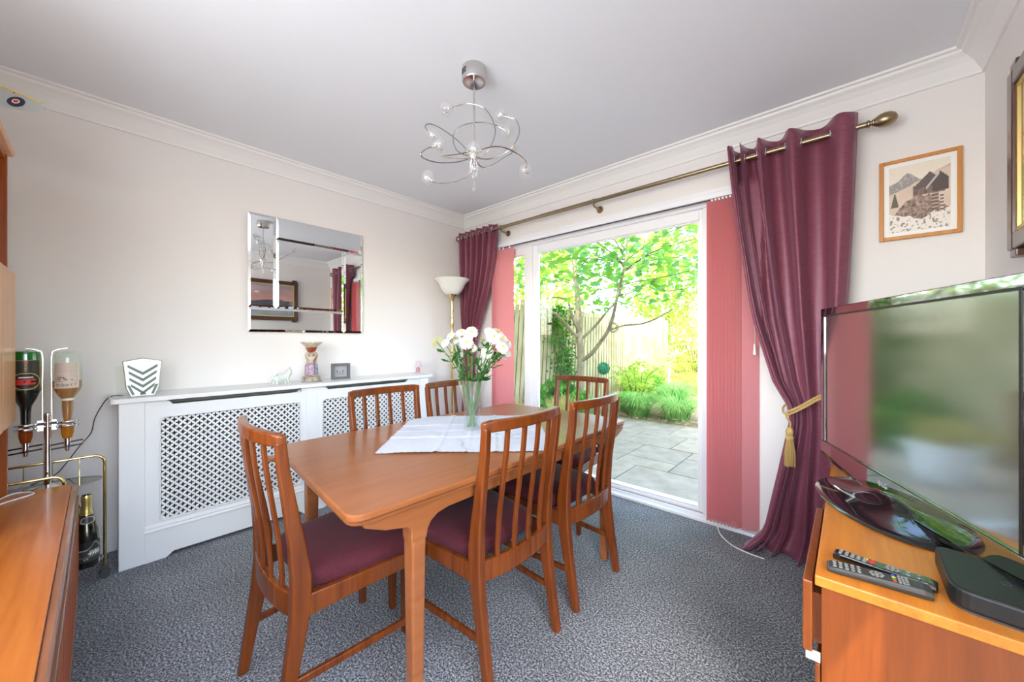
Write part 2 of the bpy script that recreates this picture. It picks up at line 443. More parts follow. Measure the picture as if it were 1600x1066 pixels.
class MB:
    def __init__(s):
        s.v = []; s.f = []
    def add(s, vs, fs):
        o = len(s.v)
        s.v += [tuple(q) for q in vs]
        s.f += [tuple(i + o for i in f) for f in fs]
        return s
    def box(s, x0, x1, y0, y1, z0, z1, rot=None, c=None):
        vs = [Vector((x, y, z)) for x in (x0, x1) for y in (y0, y1) for z in (z0, z1)]
        if rot is not None:
            vs = [rot @ q + (Vector(c) if c else Vector()) for q in vs]
        return s.add(vs, [(0, 1, 3, 2), (4, 6, 7, 5), (0, 4, 5, 1), (2, 3, 7, 6), (0, 2, 6, 4), (1, 5, 7, 3)])
    def tube(s, pts, r, n=8, caps=True, flat=1.0):
        P = [Vector(p) for p in pts]
        rs = r if isinstance(r, (list, tuple)) else [r] * len(P)
        if len(rs) != len(P):
            rs = [lerp(rs[0], rs[-1], i / (len(P) - 1)) for i in range(len(P))]
        up = Vector((0, 0, 1))
        d0 = (P[1] - P[0]).normalized()
        if abs(d0.dot(up)) > 0.9: up = Vector((1, 0, 0))
        a = d0.cross(up).normalized()
        vs = []
        for i, p in enumerate(P):
            d = (P[min(i + 1, len(P) - 1)] - P[max(i - 1, 0)]).normalized()
            a = (a - d * a.dot(d)).normalized()
            b = d.cross(a)
            for k in range(n):
                w = 2 * math.pi * k / n
                vs.append(p + (a * math.cos(w) + b * math.sin(w) * flat) * rs[i])
        fs = []
        for i in range(len(P) - 1):
            for k in range(n):
                k2 = (k + 1) % n
                fs.append((i * n + k, i * n + k2, (i + 1) * n + k2, (i + 1) * n + k))
        if caps:
            fs.append(tuple(range(n - 1, -1, -1)))
            fs.append(tuple((len(P) - 1) * n + k for k in range(n)))
        return s.add(vs, fs)
    def lathe(s, prof, c=(0, 0, 0), n=24, rot=None, wob=None):
        c = Vector(c); vs = []
        for (r_, z) in prof:
            for k in range(n):
                w = 2 * math.pi * k / n
                rr = r_ * (wob(w, z) if wob else 1)
                q = Vector((rr * math.cos(w), rr * math.sin(w), z))
                vs.append((rot @ q if rot is not None else q) + c)
        fs = []
        for i in range(len(prof) - 1):
            for k in range(n):
                k2 = (k + 1) % n
                fs.append((i * n + k, i * n + k2, (i + 1) * n + k2, (i + 1) * n + k))
        if prof[0][0] > 1e-6: fs.append(tuple(range(n - 1, -1, -1)))
        if prof[-1][0] > 1e-6: fs.append(tuple((len(prof) - 1) * n + k for k in range(n)))
        return s.add(vs, fs)
    def prism(s, poly, a, b, fn):
        """poly: 2-D outline, a..b depth, fn(u,v,w)->xyz"""
        n = len(poly)
        vs = [fn(u, v, a) for u, v in poly] + [fn(u, v, b) for u, v in poly]
        fs = [tuple(range(n)), tuple(range(2 * n - 1, n - 1, -1))]
        fs += [(i, i + n, (i + 1) % n + n, (i + 1) % n) for i in range(n)]
        return s.add(vs, fs)
    def loft(s, secs, caps=True):
        n = len(secs[0]); vs = [q for sec in secs for q in sec]; fs = []
        for i in range(len(secs) - 1):
            for k in range(n):
                k2 = (k + 1) % n
                fs.append((i * n + k, i * n + k2, (i + 1) * n + k2, (i + 1) * n + k))
        if caps:
            fs.append(tuple(range(n - 1, -1, -1)))
            fs.append(tuple((len(secs) - 1) * n + k for k in range(n)))
        return s.add(vs, fs)
    def sphere(s, c, r, n=12, m=8, sc=(1, 1, 1)):
        prof = [(math.sin(math.pi * i / m) * r, -math.cos(math.pi * i / m) * r) for i in range(m + 1)]
        prof[0] = (1e-5, -r); prof[-1] = (1e-5, r)
        t = MB().lathe(prof, (0, 0, 0), n)
        return s.add([(c[0] + x * sc[0], c[1] + y * sc[1], c[2] + z * sc[2]) for x, y, z in t.v], t.f)
    def torus(s, c, Rr, r, axis='X', n=20, m=8):
        vs = []
        for i in range(n):
            w = 2 * math.pi * i / n
            for k in range(m):
                t = 2 * math.pi * k / m
                a = (Rr + r * math.cos(t)) * math.cos(w); b = (Rr + r * math.cos(t)) * math.sin(w); d = r * math.sin(t)
                q = {'X': (d, a, b), 'Y': (a, d, b), 'Z': (a, b, d)}[axis]
                vs.append((c[0] + q[0], c[1] + q[1], c[2] + q[2]))
        fs = [(i * m + k, i * m + (k + 1) % m, ((i + 1) % n) * m + (k + 1) % m, ((i + 1) % n) * m + k) for i in range(n) for k in range(m)]
        return s.add(vs, fs)
    def move(s, fn):
        s.v = [tuple(fn(Vector(q))) for q in s.v]
        return s
    def mesh(s, name, mat, smooth=False, fix=True):
        me = bpy.data.meshes.new(name)
        me.from_pydata(s.v, [], s.f)
        if fix:
            bm = bmesh.new(); bm.from_mesh(me)
            bmesh.ops.recalc_face_normals(bm, faces=bm.faces)
            bm.to_mesh(me); bm.free()
        if mat: me.materials.append(mat)
        if smooth:
            for p in me.polygons: p.use_smooth = True
            try: me.set_sharp_from_angle(angle=rad(38))
            except Exception: pass
        me.update()
        return me
    def build(s, name, mat, parent=None, smooth=False, bevel=0.0, loc=None, seg=2, fix=True):
        """Vertices are given in world space; they are stored relative to the parent's base (or loc)."""
        base = Vector((0, 0, 0))
        if parent is not None:
            p = parent
            while p is not None:
                base += p.location; p = p.parent
        elif loc is not None:
            base = Vector(loc)
        if base.length > 0:
            s.v = [(a - base.x, b - base.y, c - base.z) for a, b, c in s.v]
        o = bpy.data.objects.new(name, s.mesh(name, mat, smooth, fix))
        COL.objects.link(o)
        if parent is not None: o.parent = parent
        elif loc is not None: o.location = loc
        if bevel:
            md = o.modifiers.new('bevel', 'BEVEL'); md.width = bevel; md.segments = seg
            md.limit_method = 'ANGLE'; md.angle_limit = rad(35)
            if smooth is False:
                for p in o.data.polygons: p.use_smooth = False
        return o

def tag(o, label=None, cat=None, group=None, kind=None):
    if label: o['label'] = label
    if cat: o['category'] = cat
    if group: o['group'] = group
    if kind: o['kind'] = kind
    return o

def thing(name, label, cat, loc=(0, 0, 0), rotz=0, group=None, kind=None):
    o = bpy.data.objects.new(name, None)
    o.empty_display_size = 0.05
    COL.objects.link(o)
    o.location = loc
    o.rotation_euler = (0, 0, rotz)
    return tag(o, label, cat, group, kind)

def copy_tree(o, parent=None):
    c = o.copy()
    COL.objects.link(c)
    c.parent = parent
    for ch in list(o.children):
        copy_tree(ch, c)
    return c

def paint_grid(name, P0, U, V, nx, ny, fn, mat, parent, bend=None):
    """flat print: colours come from fn(u,v) with u,v in 0..1"""
    P0, U, V = Vector(P0), Vector(U), Vector(V)
    m = MB(); cols = []
    for j in range(ny + 1):
        for i in range(nx + 1):
            u, v = i / nx, j / ny
            m.v.append(tuple(bend(u, v) if bend else P0 + U * u + V * v))
            cols.append(fn(u, v))
    for j in range(ny):
        for i in range(nx):
            a = j * (nx + 1) + i
            m.f.append((a, a + 1, a + nx + 2, a + nx + 1))
    o = m.build(name, mat, parent, smooth=True, fix=False)
    ca = o.data.color_attributes.new('Col', 'FLOAT_COLOR', 'POINT')
    for i, c in enumerate(cols):
        ca.data[i].color = (c[0], c[1], c[2], 1)
    return o

def text_mesh(name, body, size, mat, parent, mtx, extrude=0.0004):
    cu = bpy.data.curves.new(name, 'FONT')
    cu.body = body; cu.size = size; cu.extrude = extrude
    cu.align_x = 'CENTER'; cu.align_y = 'CENTER'; cu.resolution_u = 3
    tmp = bpy.data.objects.new('tmp_text', cu)
    COL.objects.link(tmp)
    bpy.context.view_layer.update()
    me = bpy.data.meshes.new_from_object(tmp)
    bpy.data.objects.remove(tmp)
    bpy.data.curves.remove(cu)
    base = Vector((0, 0, 0)); p = parent
    while p is not None:
        base += p.location; p = p.parent
    me.transform(Matrix.Translation(-base) @ mtx)
    me.materials.clear(); me.materials.append(mat)
    me.name = name
    o = bpy.data.objects.new(name, me)
    COL.objects.link(o); o.parent = parent
    return o

def fbm(x, y, o=4):
    return mnoise.fractal(Vector((x, y, 3.7)), 1.0, 2.0, o) 

# ------------------------------------------------------------------ the room shell
XL, XR, YB, YW, HC = -2.97, 0.43, -0.56, 2.55, 2.40
DX0, DX1, DZ = -2.535, -0.388, 2.05          # patio door opening
WT = 0.26

tag(MB().box(-3.25, 0.70, -0.85, YW, -0.12, 0).build('floor', M['carpet']), 'dark grey speckled fitted carpet', kind='structure')
tag(MB().box(-3.25, 0.70, -0.85, YW + WT, HC, HC + 0.2).build('ceiling', M['ceiling']), 'plain white ceiling', kind='structure')
tag(MB().box(-3.25, XL, -0.85, YW + WT, -0.12, HC).build('wall_left', M['wall']), 'off white wall behind the radiator cover', kind='structure')
tag(MB().box(XR, 0.70, 0.60, YW + WT, -0.12, HC).box(XR, 0.70, -0.85, -0.50, -0.12, HC).box(XR, 0.70, -0.50, 0.60, 2.03, HC).build('wall_right', M['wall']), 'off white wall beside the television', kind='structure')
w = MB()
w.box(XL, DX0, YW, YW + WT, -0.12, HC)
w.box(DX1, XR, YW, YW + WT, -0.12, HC)
w.box(DX0, DX1, YW, YW + WT, DZ, HC)
tag(w.build('wall_window', M['wall']), 'off white wall around the patio door', kind='structure')
w = MB()                                       # wall behind the camera, its window added for the fill lamp
w.box(XL, -1.72, -0.85, YB, 0, HC).box(0.30, XR, -0.85, YB, 0, HC)
w.box(-1.72, 0.30, -0.85, YB, 0, 0.95).box(-1.72, 0.30, -0.85, YB, 2.22, HC)
tag(w.build('wall_back', M['wall']), 'off white wall behind the viewpoint with an added window', kind='structure')
w1 = thing('added_window', 'added white framed window around the fill lamp behind the viewpoint', None, (-0.5, -0.72, 0.95), kind='structure')  # made-up window, there to frame the back fill lamp
f = MB().box(-1.72, 0.30, -0.74, -0.68, 0.95, 1.01).box(-1.72, 0.30, -0.74, -0.68, 2.16, 2.22)
f.box(-1.72, -1.66, -0.74, -0.68, 1.01, 2.16).box(0.24, 0.30, -0.74, -0.68, 1.01, 2.16).box(-0.74, -0.68, -0.74, -0.68, 1.01, 2.16)
f.build('window_frame', M['upvc'], w1)
MB().box(-1.66, 0.24, -0.712, -0.708, 1.01, 2.16).build('pane', M['glass'], w1)

# the storey above the patio door and the rest of the house front, which shade the patio
tag(MB().box(-6.5, 5.0, YW, YW + WT, HC + 0.2, 5.1).build('wall_upper', M['brick']), 'upper storey of the house above the patio door', kind='structure')
tag(MB().box(0.70, 5.0, YW, YW + WT, -0.12, HC + 0.2).build('wall_outer', M['brick']), 'house front right of the dining room', kind='structure')

prof = [(0, 2.292), (0.010, 2.294), (0.012, 2.306), (0.022, 2.322), (0.036, 2.345), (0.055, 2.364), (0.074, 2.376), (0.076, 2.388), (0.092, 2.390), (0.094, 2.40), (0, 2.40)]
def cornice(name, a, b, nrm, lab):
    a, b, nrm = Vector(a), Vector(b), Vector(nrm)
    d = (b - a).normalized()
    m = MB()
    m.loft([[a + nrm * p_ + d * p_ + Vector((0, 0, z)) for p_, z in prof], [b + nrm * p_ - d * p_ + Vector((0, 0, z)) for p_, z in prof]])
    tag(m.build(name, M['cornice']), lab, kind='structure')
cornice('trim_1', (XL, YB, 0), (XL, YW, 0), (1, 0, 0), 'coved cornice above the mirror wall')
cornice('trim_2', (XL, YW, 0), (XR, YW, 0), (0, -1, 0), 'coved cornice above the patio door')
cornice('trim_3', (XR, YW, 0), (XR, YB, 0), (-1, 0, 0), 'coved cornice above the television wall')
cornice('trim_4', (XR, YB, 0), (XL, YB, 0), (0, 1, 0), 'coved cornice behind the viewpoint')
def skirt(name, x0, x1, y0, y1, lab):
    tag(MB().box(x0, x1, y0, y1, 0, 0.095).build(name, M['white'], bevel=0.006), lab, kind='structure')
skirt('baseboard_left', XL, XL + 0.016, YB, YW, 'white skirting board on the mirror wall')
skirt('baseboard_window', DX1 + 0.02, XR - 0.016, YW - 0.016, YW, 'white skirting board right of the patio door')
skirt('baseboard_corner', XL + 0.016, DX0 - 0.02, YW - 0.016, YW, 'white skirting board in the corner left of the patio door')
skirt('baseboard_right', XR - 0.016, XR, 0.66, YW, 'white skirting board behind the television unit')
tag(MB().box(DX0 - 0.02, DX1 + 0.02, YW - 0.014, YW, DZ, DZ + 0.022).build('trim_5', M['upvc']), 'thin white bead above the blind rail', kind='structure')

tag(MB().box(-2.2, 1.2, -3.0, -0.85, 2.36, 2.46).build('added_sun_block', M['brick']), 'added slab blocking the sun from the window behind the viewpoint', kind='structure')  # unseen slab added to keep direct sun out of the back window
d2_ = thing('added_doorway', 'white architrave of the doorway added for the fill lamp beside the viewpoint', None, (XR, 0.05, 0), kind='structure')  # doorway invented to hold the side fill lamp
MB().box(XR - 0.014, XR, 0.60, 0.66, 0, 2.09).build('architrave', M['white'], d2_)
MB().box(XR - 0.014, XR, -0.56, -0.50, 0, 2.09).build('architrave', M['white'], d2_)
MB().box(XR - 0.014, XR, -0.50, 0.60, 2.03, 2.09).build('architrave', M['white'], d2_)
# patio door
door = thing('door_1', 'white sliding patio door looking onto the garden', None, ((DX0 + DX1) / 2, 2.60, 0), kind='structure')
Y0, Y1 = 2.575, 2.66
MB().box(DX0, DX1, Y0, Y1, 1.985, DZ).build('frame_head', M['upvc'], door, bevel=0.004)
MB().box(DX0, DX0 + 0.045, Y0, Y1, 0.03, 1.985).build('frame_jamb', M['upvc'], door, bevel=0.004)
MB().box(DX1 - 0.045, DX1, Y0, Y1, 0.03, 1.985).build('frame_jamb', M['upvc'], door, bevel=0.004)
MB().box(DX0, DX1, YW - 0.012, 2.60, 0, 0.018).build('threshold', M['upvc'], door, bevel=0.003)
MB().box(DX0, DX1, 2.585, 2.76, -0.02, 0.03).build('track', M['upvc'], door, bevel=0.003)
MB().box(DX0, DX1, 2.60, 2.606, 0.03, 0.036).box(DX0, DX1, 2.63, 2.636, 0.03, 0.036).build('track_rail', M['brushed'], door)
def sash(x0, x1, sl, sr, y0, y1, zb, zt, handle=None):
    z0, z1 = 0.032, 1.99
    s_ = MB().box(x0, x0 + sl, y0, y1, z0, z1).build('stile', M['upvc'], door, bevel=0.006)
    MB().box(x1 - sr, x1, y0, y1, z0, z1).build('stile', M['upvc'], door, bevel=0.006)
    MB().box(x0 + sl, x1 - sr, y0, y1, z0, zb).build('rail', M['upvc'], door, bevel=0.006)
    MB().box(x0 + sl, x1 - sr, y0, y1, zt, z1).build('rail', M['upvc'], door, bevel=0.006)
    g = 0.010
    b = MB().box(x0 + sl, x0 + sl + g, y0 + 0.01, y1 - 0.01, zb, zt).box(x1 - sr - g, x1 - sr, y0 + 0.01, y1 - 0.01, zb, zt)
    b.box(x0 + sl + g, x1 - sr - g, y0 + 0.01, y1 - 0.01, zb, zb + g).box(x0 + sl + g, x1 - sr - g, y0 + 0.01, y1 - 0.01, zt - g, zt)
    b.build('glazing_bead', M['upvc'], door, bevel=0.003)
    MB().box(x0 + sl, x1 - sr, (y0 + y1) / 2 - 0.003, (y0 + y1) / 2 + 0.003, zb, zt).build('pane', M['glass'], door)
    if handle is not None:
        h = MB().tube(smooth_path([(handle, y0, 1.26), (handle, y0 - 0.035, 1.25), (handle, y0 - 0.038, 1.19), (handle, y0 - 0.035, 1.13), (handle, y0, 1.12)]), 0.009, 8)
        h.box(handle - 0.014, handle + 0.014, y0 - 0.006, y0, 1.08, 1.30)
        h.build('handle', M['upvc'], door, smooth=True)
sash(DX0 + 0.045, -2.10, 0.03, 0.085, 2.585, 2.62, 0.055, 1.92)
sash(-2.150, -0.655, 0.095, 0.070, 2.605, 2.645, 0.055, 1.92)
sash(-0.70, DX1 - 0.045, 0.045, 0.03, 2.585, 2.603, 0.055, 1.92, handle=None)

# ------------------------------------------------------------------ garden ground
GZ = -0.12
pat = tag(MB().box(-3.75, 4.0, YW + WT, 5.80, GZ - 0.12, GZ - 0.012).build('patio', M['joint'], loc=(-1.4, 4.0, GZ)), 'grey sandstone patio outside the door', kind='structure')
def slab(x0, x1, y0, y1, mi):
    g = 0.006
    dz = R.uniform(-0.003, 0.003)
    m = MB()
    jit = lambda: R.uniform(-0.004, 0.004)
    c = [(x0 + g + jit(), y0 + g + jit()), (x1 - g + jit(), y0 + g + jit()), (x1 - g + jit(), y1 - g + jit()), (x0 + g + jit(), y1 - g + jit())]
    m.prism(c, GZ - 0.04, GZ + dz, lambda u, v, w: (u, v, w))
    m.build('paving_slab', M['paving'] if mi else M['paving2'], pat, bevel=0.003, seg=1)
rows = [
    (2.81, 3.08, [-3.7, -3.1, -2.45, -1.75, -1.05, -0.35, 0.4, 1.2, 2.0, 3.0, 3.9]),
    (3.08, 3.66, [-3.7, -2.9, -2.30, -1.60, -0.55, 0.1, 0.9, 1.6, 2.4, 3.2, 3.9]),
    (3.66, 3.93, [-3.7, -3.05, -2.45, -1.84, -1.30]),
    (3.93, 4.45, [-3.7, -3.2, -2.60, -1.84, -1.30]),
    (3.66, 4.20, [-1.30, -0.62, 0.2, 0.9, 1.6, 2.4, 3.2, 3.9]),
    (4.20, 4.45, [-1.30, -0.75, -0.1, 0.7, 1.3, 2.1, 3.0, 3.9]),
    (4.45, 5.10, [-3.7, -2.95, -2.12, -1.55, -1.15, -0.4, 0.3, 1.2, 2.0, 2.9, 3.9]),
    (5.10, 5.78, [-3.7, -3.3, -2.60, -1.80, -1.20, -0.5, 0.3, 1.1, 1.8, 2.6, 3.9]),
]
for (a, b, xs) in rows:
    for i in range(len(xs) - 1):
        slab(xs[i], xs[i + 1], a, b, R.random() < 0.55)
gm = MB()
NX, NY = 46, 40
for j in range(NY + 1):
    for i in range(NX + 1):
        x = lerp(-9, 6, i / NX); y = lerp(5.72, 19, j / NY)
        edge = 0.09 * math.sin(x * 2.3) + 0.05 * math.sin(x * 6.1)
        yy = y + (edge if j == 0 else 0)
        gm.v.append((x, yy, GZ + (0.012 if j else -0.02) + (0.035 * fbm(x * 1.3, y * 1.3) if j else 0)))
for j in range(NY):
    for i in range(NX):
        a = j * (NX + 1) + i
        gm.f.append((a, a + 1, a + NX + 2, a + NX + 1))
tag(gm.build('garden_ground', M['soil'], smooth=True), 'bare leafy garden soil beyond the patio', kind='structure')
tag(MB().box(-14, -3.78, -2, 20, GZ - 0.2, GZ - 0.03).build('neighbour_ground', M['soil']), 'ground beyond the side fence', kind='structure')
lt = MB()
for i in range(900):
    x = R.uniform(-3.6, 1.0); y = 5.70 + abs(R.gauss(0, 0.5)); s_ = R.uniform(0.012, 0.03); w_ = R.uniform(0, 6.28)
    z = GZ + 0.028 + R.uniform(0, 0.02) + 0.035 * fbm(x * 1.3, y * 1.3)
    a = Vector((math.cos(w_), math.sin(w_), R.uniform(-0.3, 0.3))) * s_; b = Vector((-math.sin(w_), math.cos(w_), R.uniform(-0.3, 0.3))) * s_ * 0.6
    c = Vector((x, y, z)); lt.add([c - a, c - b, c + a, c + b], [(0, 1, 2, 3)])
tag(lt.build('leaf_litter', M['litter'], loc=(-2, 5.9, GZ), fix=False), 'dry fallen leaves along the edge of the patio', 'leaves', kind='stuff')

# ------------------------------------------------------------------ side fence of upright boards
M['fencegapshade'] = mk('fence_gap_shade', (0.10, 0.075, 0.035), 0.9)  # dark colour standing in for shade between the boards
fence = thing('garden_fence', 'weathered close-board fence along the left of the garden', 'fence', (-3.72, 6.5, GZ))
for zz in (0.25, 0.95, 1.55):
    MB().box(-3.80, -3.755, 2.9, 10.6, zz - 0.04, zz + 0.04).build('fence_rail', M['fence'], fence)
MB().box(-3.775, -3.757, 2.9, 10.6, GZ, 1.60).build('gap_shade_sheet', M['fencegapshade'], fence)  # added sheet that makes the board gaps read as shaded
y = 2.90
while y < 10.6:
    lean = rad(5.0) * max(0.0, min(1, (7.2 - y) / 1.6))
    wv = 0.084
    m = MB()
    h = 1.69 + R.uniform(-0.012, 0.012)
    dx = R.uniform(-0.004, 0.004)
    pts = [(-wv / 2 - 0.008, 0.014), (wv / 2 - 0.004, 0.006), (wv / 2 - 0.004, -0.001), (-wv / 2 - 0.008, -0.002)]
    m.prism([(q[1], q[0]) for q in pts], 0, h - GZ, lambda u, v, w_: (-3.752 + dx + u, y + v + math.tan(lean) * (w_ - 0.9), GZ + w_))
    m.build('fence_board', M['fence'], fence)
    y += 0.108
bf = thing('back_fence', 'low brown fence panel at the far end of the garden', 'fence', (-1.5, 10.7, GZ))
for i in range(46):
    x = -3.7 + i * 0.15
    MB().box(x, x + 0.142, 10.70, 10.715, GZ, 1.5 + R.uniform(-0.01, 0.01)).build('fence_board', M['fence'], bf)

# ------------------------------------------------------------------ leaves
def maple_outline():
    pts = []
    ang = [(-90, .10), (-62, .34), (-50, .62), (-30, .42), (-14, .80), (8, .50), (20, .92), (45, .55), (62, .86), (75, .62), (90, 1.05),
           (105, .62), (118, .86), (135, .55), (160, .92), (172, .50), (194, .80), (210, .42), (230, .62), (242, .34)]
    for a, r_ in ang:
        pts.append((math.cos(rad(a)) * r_ * 0.5, math.sin(rad(a)) * r_ * 0.5))
    return pts
MAPLE = maple_outline()
def leaf_frame(tilt=0.5):
    n = Vector((R.gauss(0, tilt), R.gauss(0, tilt), 1)).normalized()
    a = n.cross(Vector((math.cos(w0 := R.uniform(0, 6.28)), math.sin(w0), 0.01))).normalized()
    return a, n.cross(a), n
def add_maple(m, c, s_, tilt=0.5, simple=False):
    a, b, n = leaf_frame(tilt)
    c = Vector(c)
    if simple:
        idx = [0, 2, 4, 6, 8, 10, 12, 14, 16, 18]
        pl = [MAPLE[i] for i in idx]
    else:
        pl = MAPLE
    vs = [c] + [c + (a * u + b * v) * s_ + n * (-0.25 * s_ * (u * u + v * v)) for u, v in pl]
    k = len(pl)
    m.add(vs, [(0, i + 1, (i + 1) % k + 1) for i in range(k)])

tree = thing('sycamore_tree', 'young sycamore with spreading limbs standing in front of the side fence', 'tree', (-3.33, 5.35, GZ))
def branch(name, pts, r0, r1, mat, parent=tree):
    P = smooth_path(pts, 4)
    return MB().tube(P, [lerp(r0, r1, i / (len(P) - 1)) for i in range(len(P))], 8).build(name, mat, parent, smooth=True)
trunk = branch('trunk', [(-3.331, 5.347, -0.14), (-3.323, 5.354, 0.42), (-3.308, 5.368, 0.845), (-3.323, 5.354, 1.163), (-3.366, 5.383, 1.484), (-3.401, 5.418, 1.811), (-3.479, 5.482, 2.15), (-3.558, 5.546, 2.611), (-3.588, 5.654, 3.312), (-3.546, 5.692, 3.877)], 0.072, 0.03, M['bark'])
LIMBS = [
    ([(-3.31, 5.36, 0.79), (-3.071, 5.312, 0.937), (-2.858, 5.235, 1.142), (-2.744, 5.203, 1.269), (-2.639, 5.164, 1.468), (-2.55, 5.109, 1.726), (-2.515, 5.141, 1.933), (-2.421, 5.091, 2.178), (-2.394, 5.116, 2.455), (-2.373, 5.134, 2.732), (-2.318, 5.184, 3.195)], 0.036, 0.012),
    ([(-2.72, 5.19, 1.29), (-2.55, 5.20, 1.345), (-2.431, 5.217, 1.368), (-2.188, 5.167, 1.378), (-1.963, 5.101, 1.439), (-1.766, 5.144, 1.553)], 0.017, 0.009),
    ([(-3.31, 5.37, 1.16), (-3.122, 5.4, 1.32), (-2.972, 5.402, 1.471), (-2.833, 5.393, 1.617), (-2.696, 5.381, 1.738), (-2.55, 5.3, 1.95)], 0.026, 0.010),
    ([(-3.315, 5.361, 1.17), (-3.37, 5.176, 1.288), (-3.414, 5.002, 1.45), (-3.447, 4.837, 1.556), (-3.499, 4.655, 1.619), (-3.49, 4.529, 1.679), (-3.485, 4.398, 1.737), (-3.45, 4.1, 1.9)], 0.027, 0.014),
    ([(-3.323, 5.354, 1.26), (-3.339, 5.204, 1.445), (-3.338, 5.071, 1.676), (-3.368, 5.043, 1.779), (-3.432, 4.851, 1.819), (-3.558, 4.602, 1.778)], 0.024, 0.010),
]
TWIGS = [
    [(-2.428, 5.085, 2.141), (-2.199, 5.022, 2.228), (-2.047, 5.025, 2.295), (-1.893, 5.03, 2.306)],
    [(-2.515, 5.141, 1.933), (-2.275, 5.088, 1.968), (-2.028, 5.042, 1.972), (-1.73, 5.041, 1.998), (-1.421, 5.052, 2.043)],
    [(-2.394, 5.116, 2.437), (-2.469, 5.047, 2.566), (-2.558, 4.967, 2.686)],
    [(-2.536, 5.122, 1.801), (-2.232, 4.992, 1.819), (-2.007, 4.926, 1.913), (-1.756, 4.883, 1.775), (-1.51, 4.971, 1.802)],
]
for p_, a, b in LIMBS: branch('branch', p_, a, b, M['bark'])
for p_ in TWIGS: branch('twig', p_, 0.009, 0.004, M['twig'])
for i in range(34):
    w_ = R.uniform(0, 6.28)
    base = Vector((-3.45, 5.5, R.uniform(1.9, 3.6))) if i % 2 else Vector((-2.42, 5.1, R.uniform(2.1, 3.1)))
    d = Vector((math.cos(w_), math.sin(w_), R.uniform(-0.1, 0.45)))
    L_ = R.uniform(0.7, 1.5)
    branch('twig', [base, base + d * L_ * 0.4 + Vector((0, 0, 0.06)), base + d * L_ * 0.8, base + d * L_ + Vector((0, 0, -0.05))], 0.010, 0.003, M['twig'])
CC = Vector((-2.55, 5.0, 2.72)); CR = Vector((2.25, 1.75, 1.15))
def in_canopy():
    while True:
        q = Vector((R.uniform(-1, 1), R.uniform(-1, 1), R.uniform(-1, 1)))
        if q.length > 1: continue
        p_ = Vector((CC.x + q.x * CR.x, CC.y + q.y * CR.y, CC.z + q.z * CR.z))
        g = mnoise.noise(p_ * 1.5)
        if g < -0.12: continue
        return p_
# leaves that show largest are single parts, the rest of the crown is one part
protos = []
for k in range(8):
    m = MB(); add_maple(m, (0, 0, 0), 1.0, 0.45)
    protos.append(m.mesh('leaf', M['leafA'] if k % 3 else M['leafB'], False, False))
near = sorted([in_canopy() for _ in range(2600)], key=lambda q: (q - Vector((0, 0, 1.142))).length + (3 if abs(q.x / q.y + 0.52) > 0.30 or q.z > 1.142 + q.y * 0.5 else 0))
tb = tree.location
for i, q in enumerate(near[:280]):
    o = bpy.data.objects.new('leaf', protos[i % 8]); COL.objects.link(o); o.parent = tree
    o.location = q - tb; s_ = R.uniform(0.10, 0.17); o.scale = (s_, s_, s_)
    o.rotation_euler = (R.gauss(0, 0.35), R.gauss(0, 0.35), R.uniform(0, 6.28))
m1, m2 = MB(), MB()
for i, q in enumerate(near[280:]):
    add_maple(m1 if i % 3 else m2, q, R.uniform(0.10, 0.17), 0.5, True)
tag(m1.build('foliage', M['leafA'], tree, fix=False), 'bright green leaves of the crown', kind='stuff')
tag(m2.build('foliage', M['leafB'], tree, fix=False), 'bluish green leaves of the crown', kind='stuff')

def leafcloud(m, c, r_, n, s0, s1, tilt=1.0, gate=-0.05, freq=1.2):
    k = 0; c = Vector(c)
    while k < n:
        q = Vector((R.uniform(-1, 1), R.uniform(-1, 1), R.uniform(-1, 1)))
        if q.length > 1 or q.length < 0.35: continue
        p_ = Vector((c.x + q.x * r_[0], c.y + q.y * r_[1], c.z + q.z * r_[2]))
        if mnoise.noise(p_ * freq) < gate or p_.z < GZ: continue
        k += 1
        a, b, n_ = leaf_frame(tilt)
        s_ = R.uniform(s0, s1)
        m.add([p_ - a * s_, p_ - b * s_ * 0.55 - n_ * s_ * 0.15, p_ + a * s_, p_ + b * s_ * 0.55], [(0, 1, 2, 3)])
def bgtree(name, lab, x, y, h, r_, n, mat, sz=(0.07, 0.13), group=None):
    t = thing(name, lab, 'tree', (x, y, GZ), group=group)
    MB().tube(smooth_path([(x, y, GZ - 0.05), (x + 0.05, y, h * 0.4), (x - 0.05, y, h)]), [0.11, 0.05], 8).build('trunk', M['bark'], t, smooth=True)
    m = MB(); leafcloud(m, (x, y, h), r_, n, sz[0], sz[1])
    tag(m.build('foliage', mat, t, fix=False), None, kind='stuff')
bgtree('lime_tree', 'tall yellow green tree beyond the side fence, behind the sycamore trunk', -7.7, 9.0, 3.6, (2.3, 2.6, 2.7), 6000, M['leafC'])
bgtree('ash_tree', 'tall light green tree at the far end behind the fence corner', -4.2, 13.6, 3.8, (2.4, 2.2, 3.2), 6500, M['leafC'])
bgtree('birch_tree', 'bright tree at the far right end of the garden', 0.6, 13.6, 3.2, (2.4, 2.0, 3.4), 5500, M['leafC'])
bgtree('hazel_tree', 'leafy tree close beyond the left end of the fence', -6.8, 4.4, 3.3, (1.9, 1.9, 2.2), 4200, M['leafC'])
bgtree('holly_tree', 'green tree over the right side of the garden', 1.7, 8.6, 2.9, (1.9, 2.0, 1.9), 3500, M['leafA'])

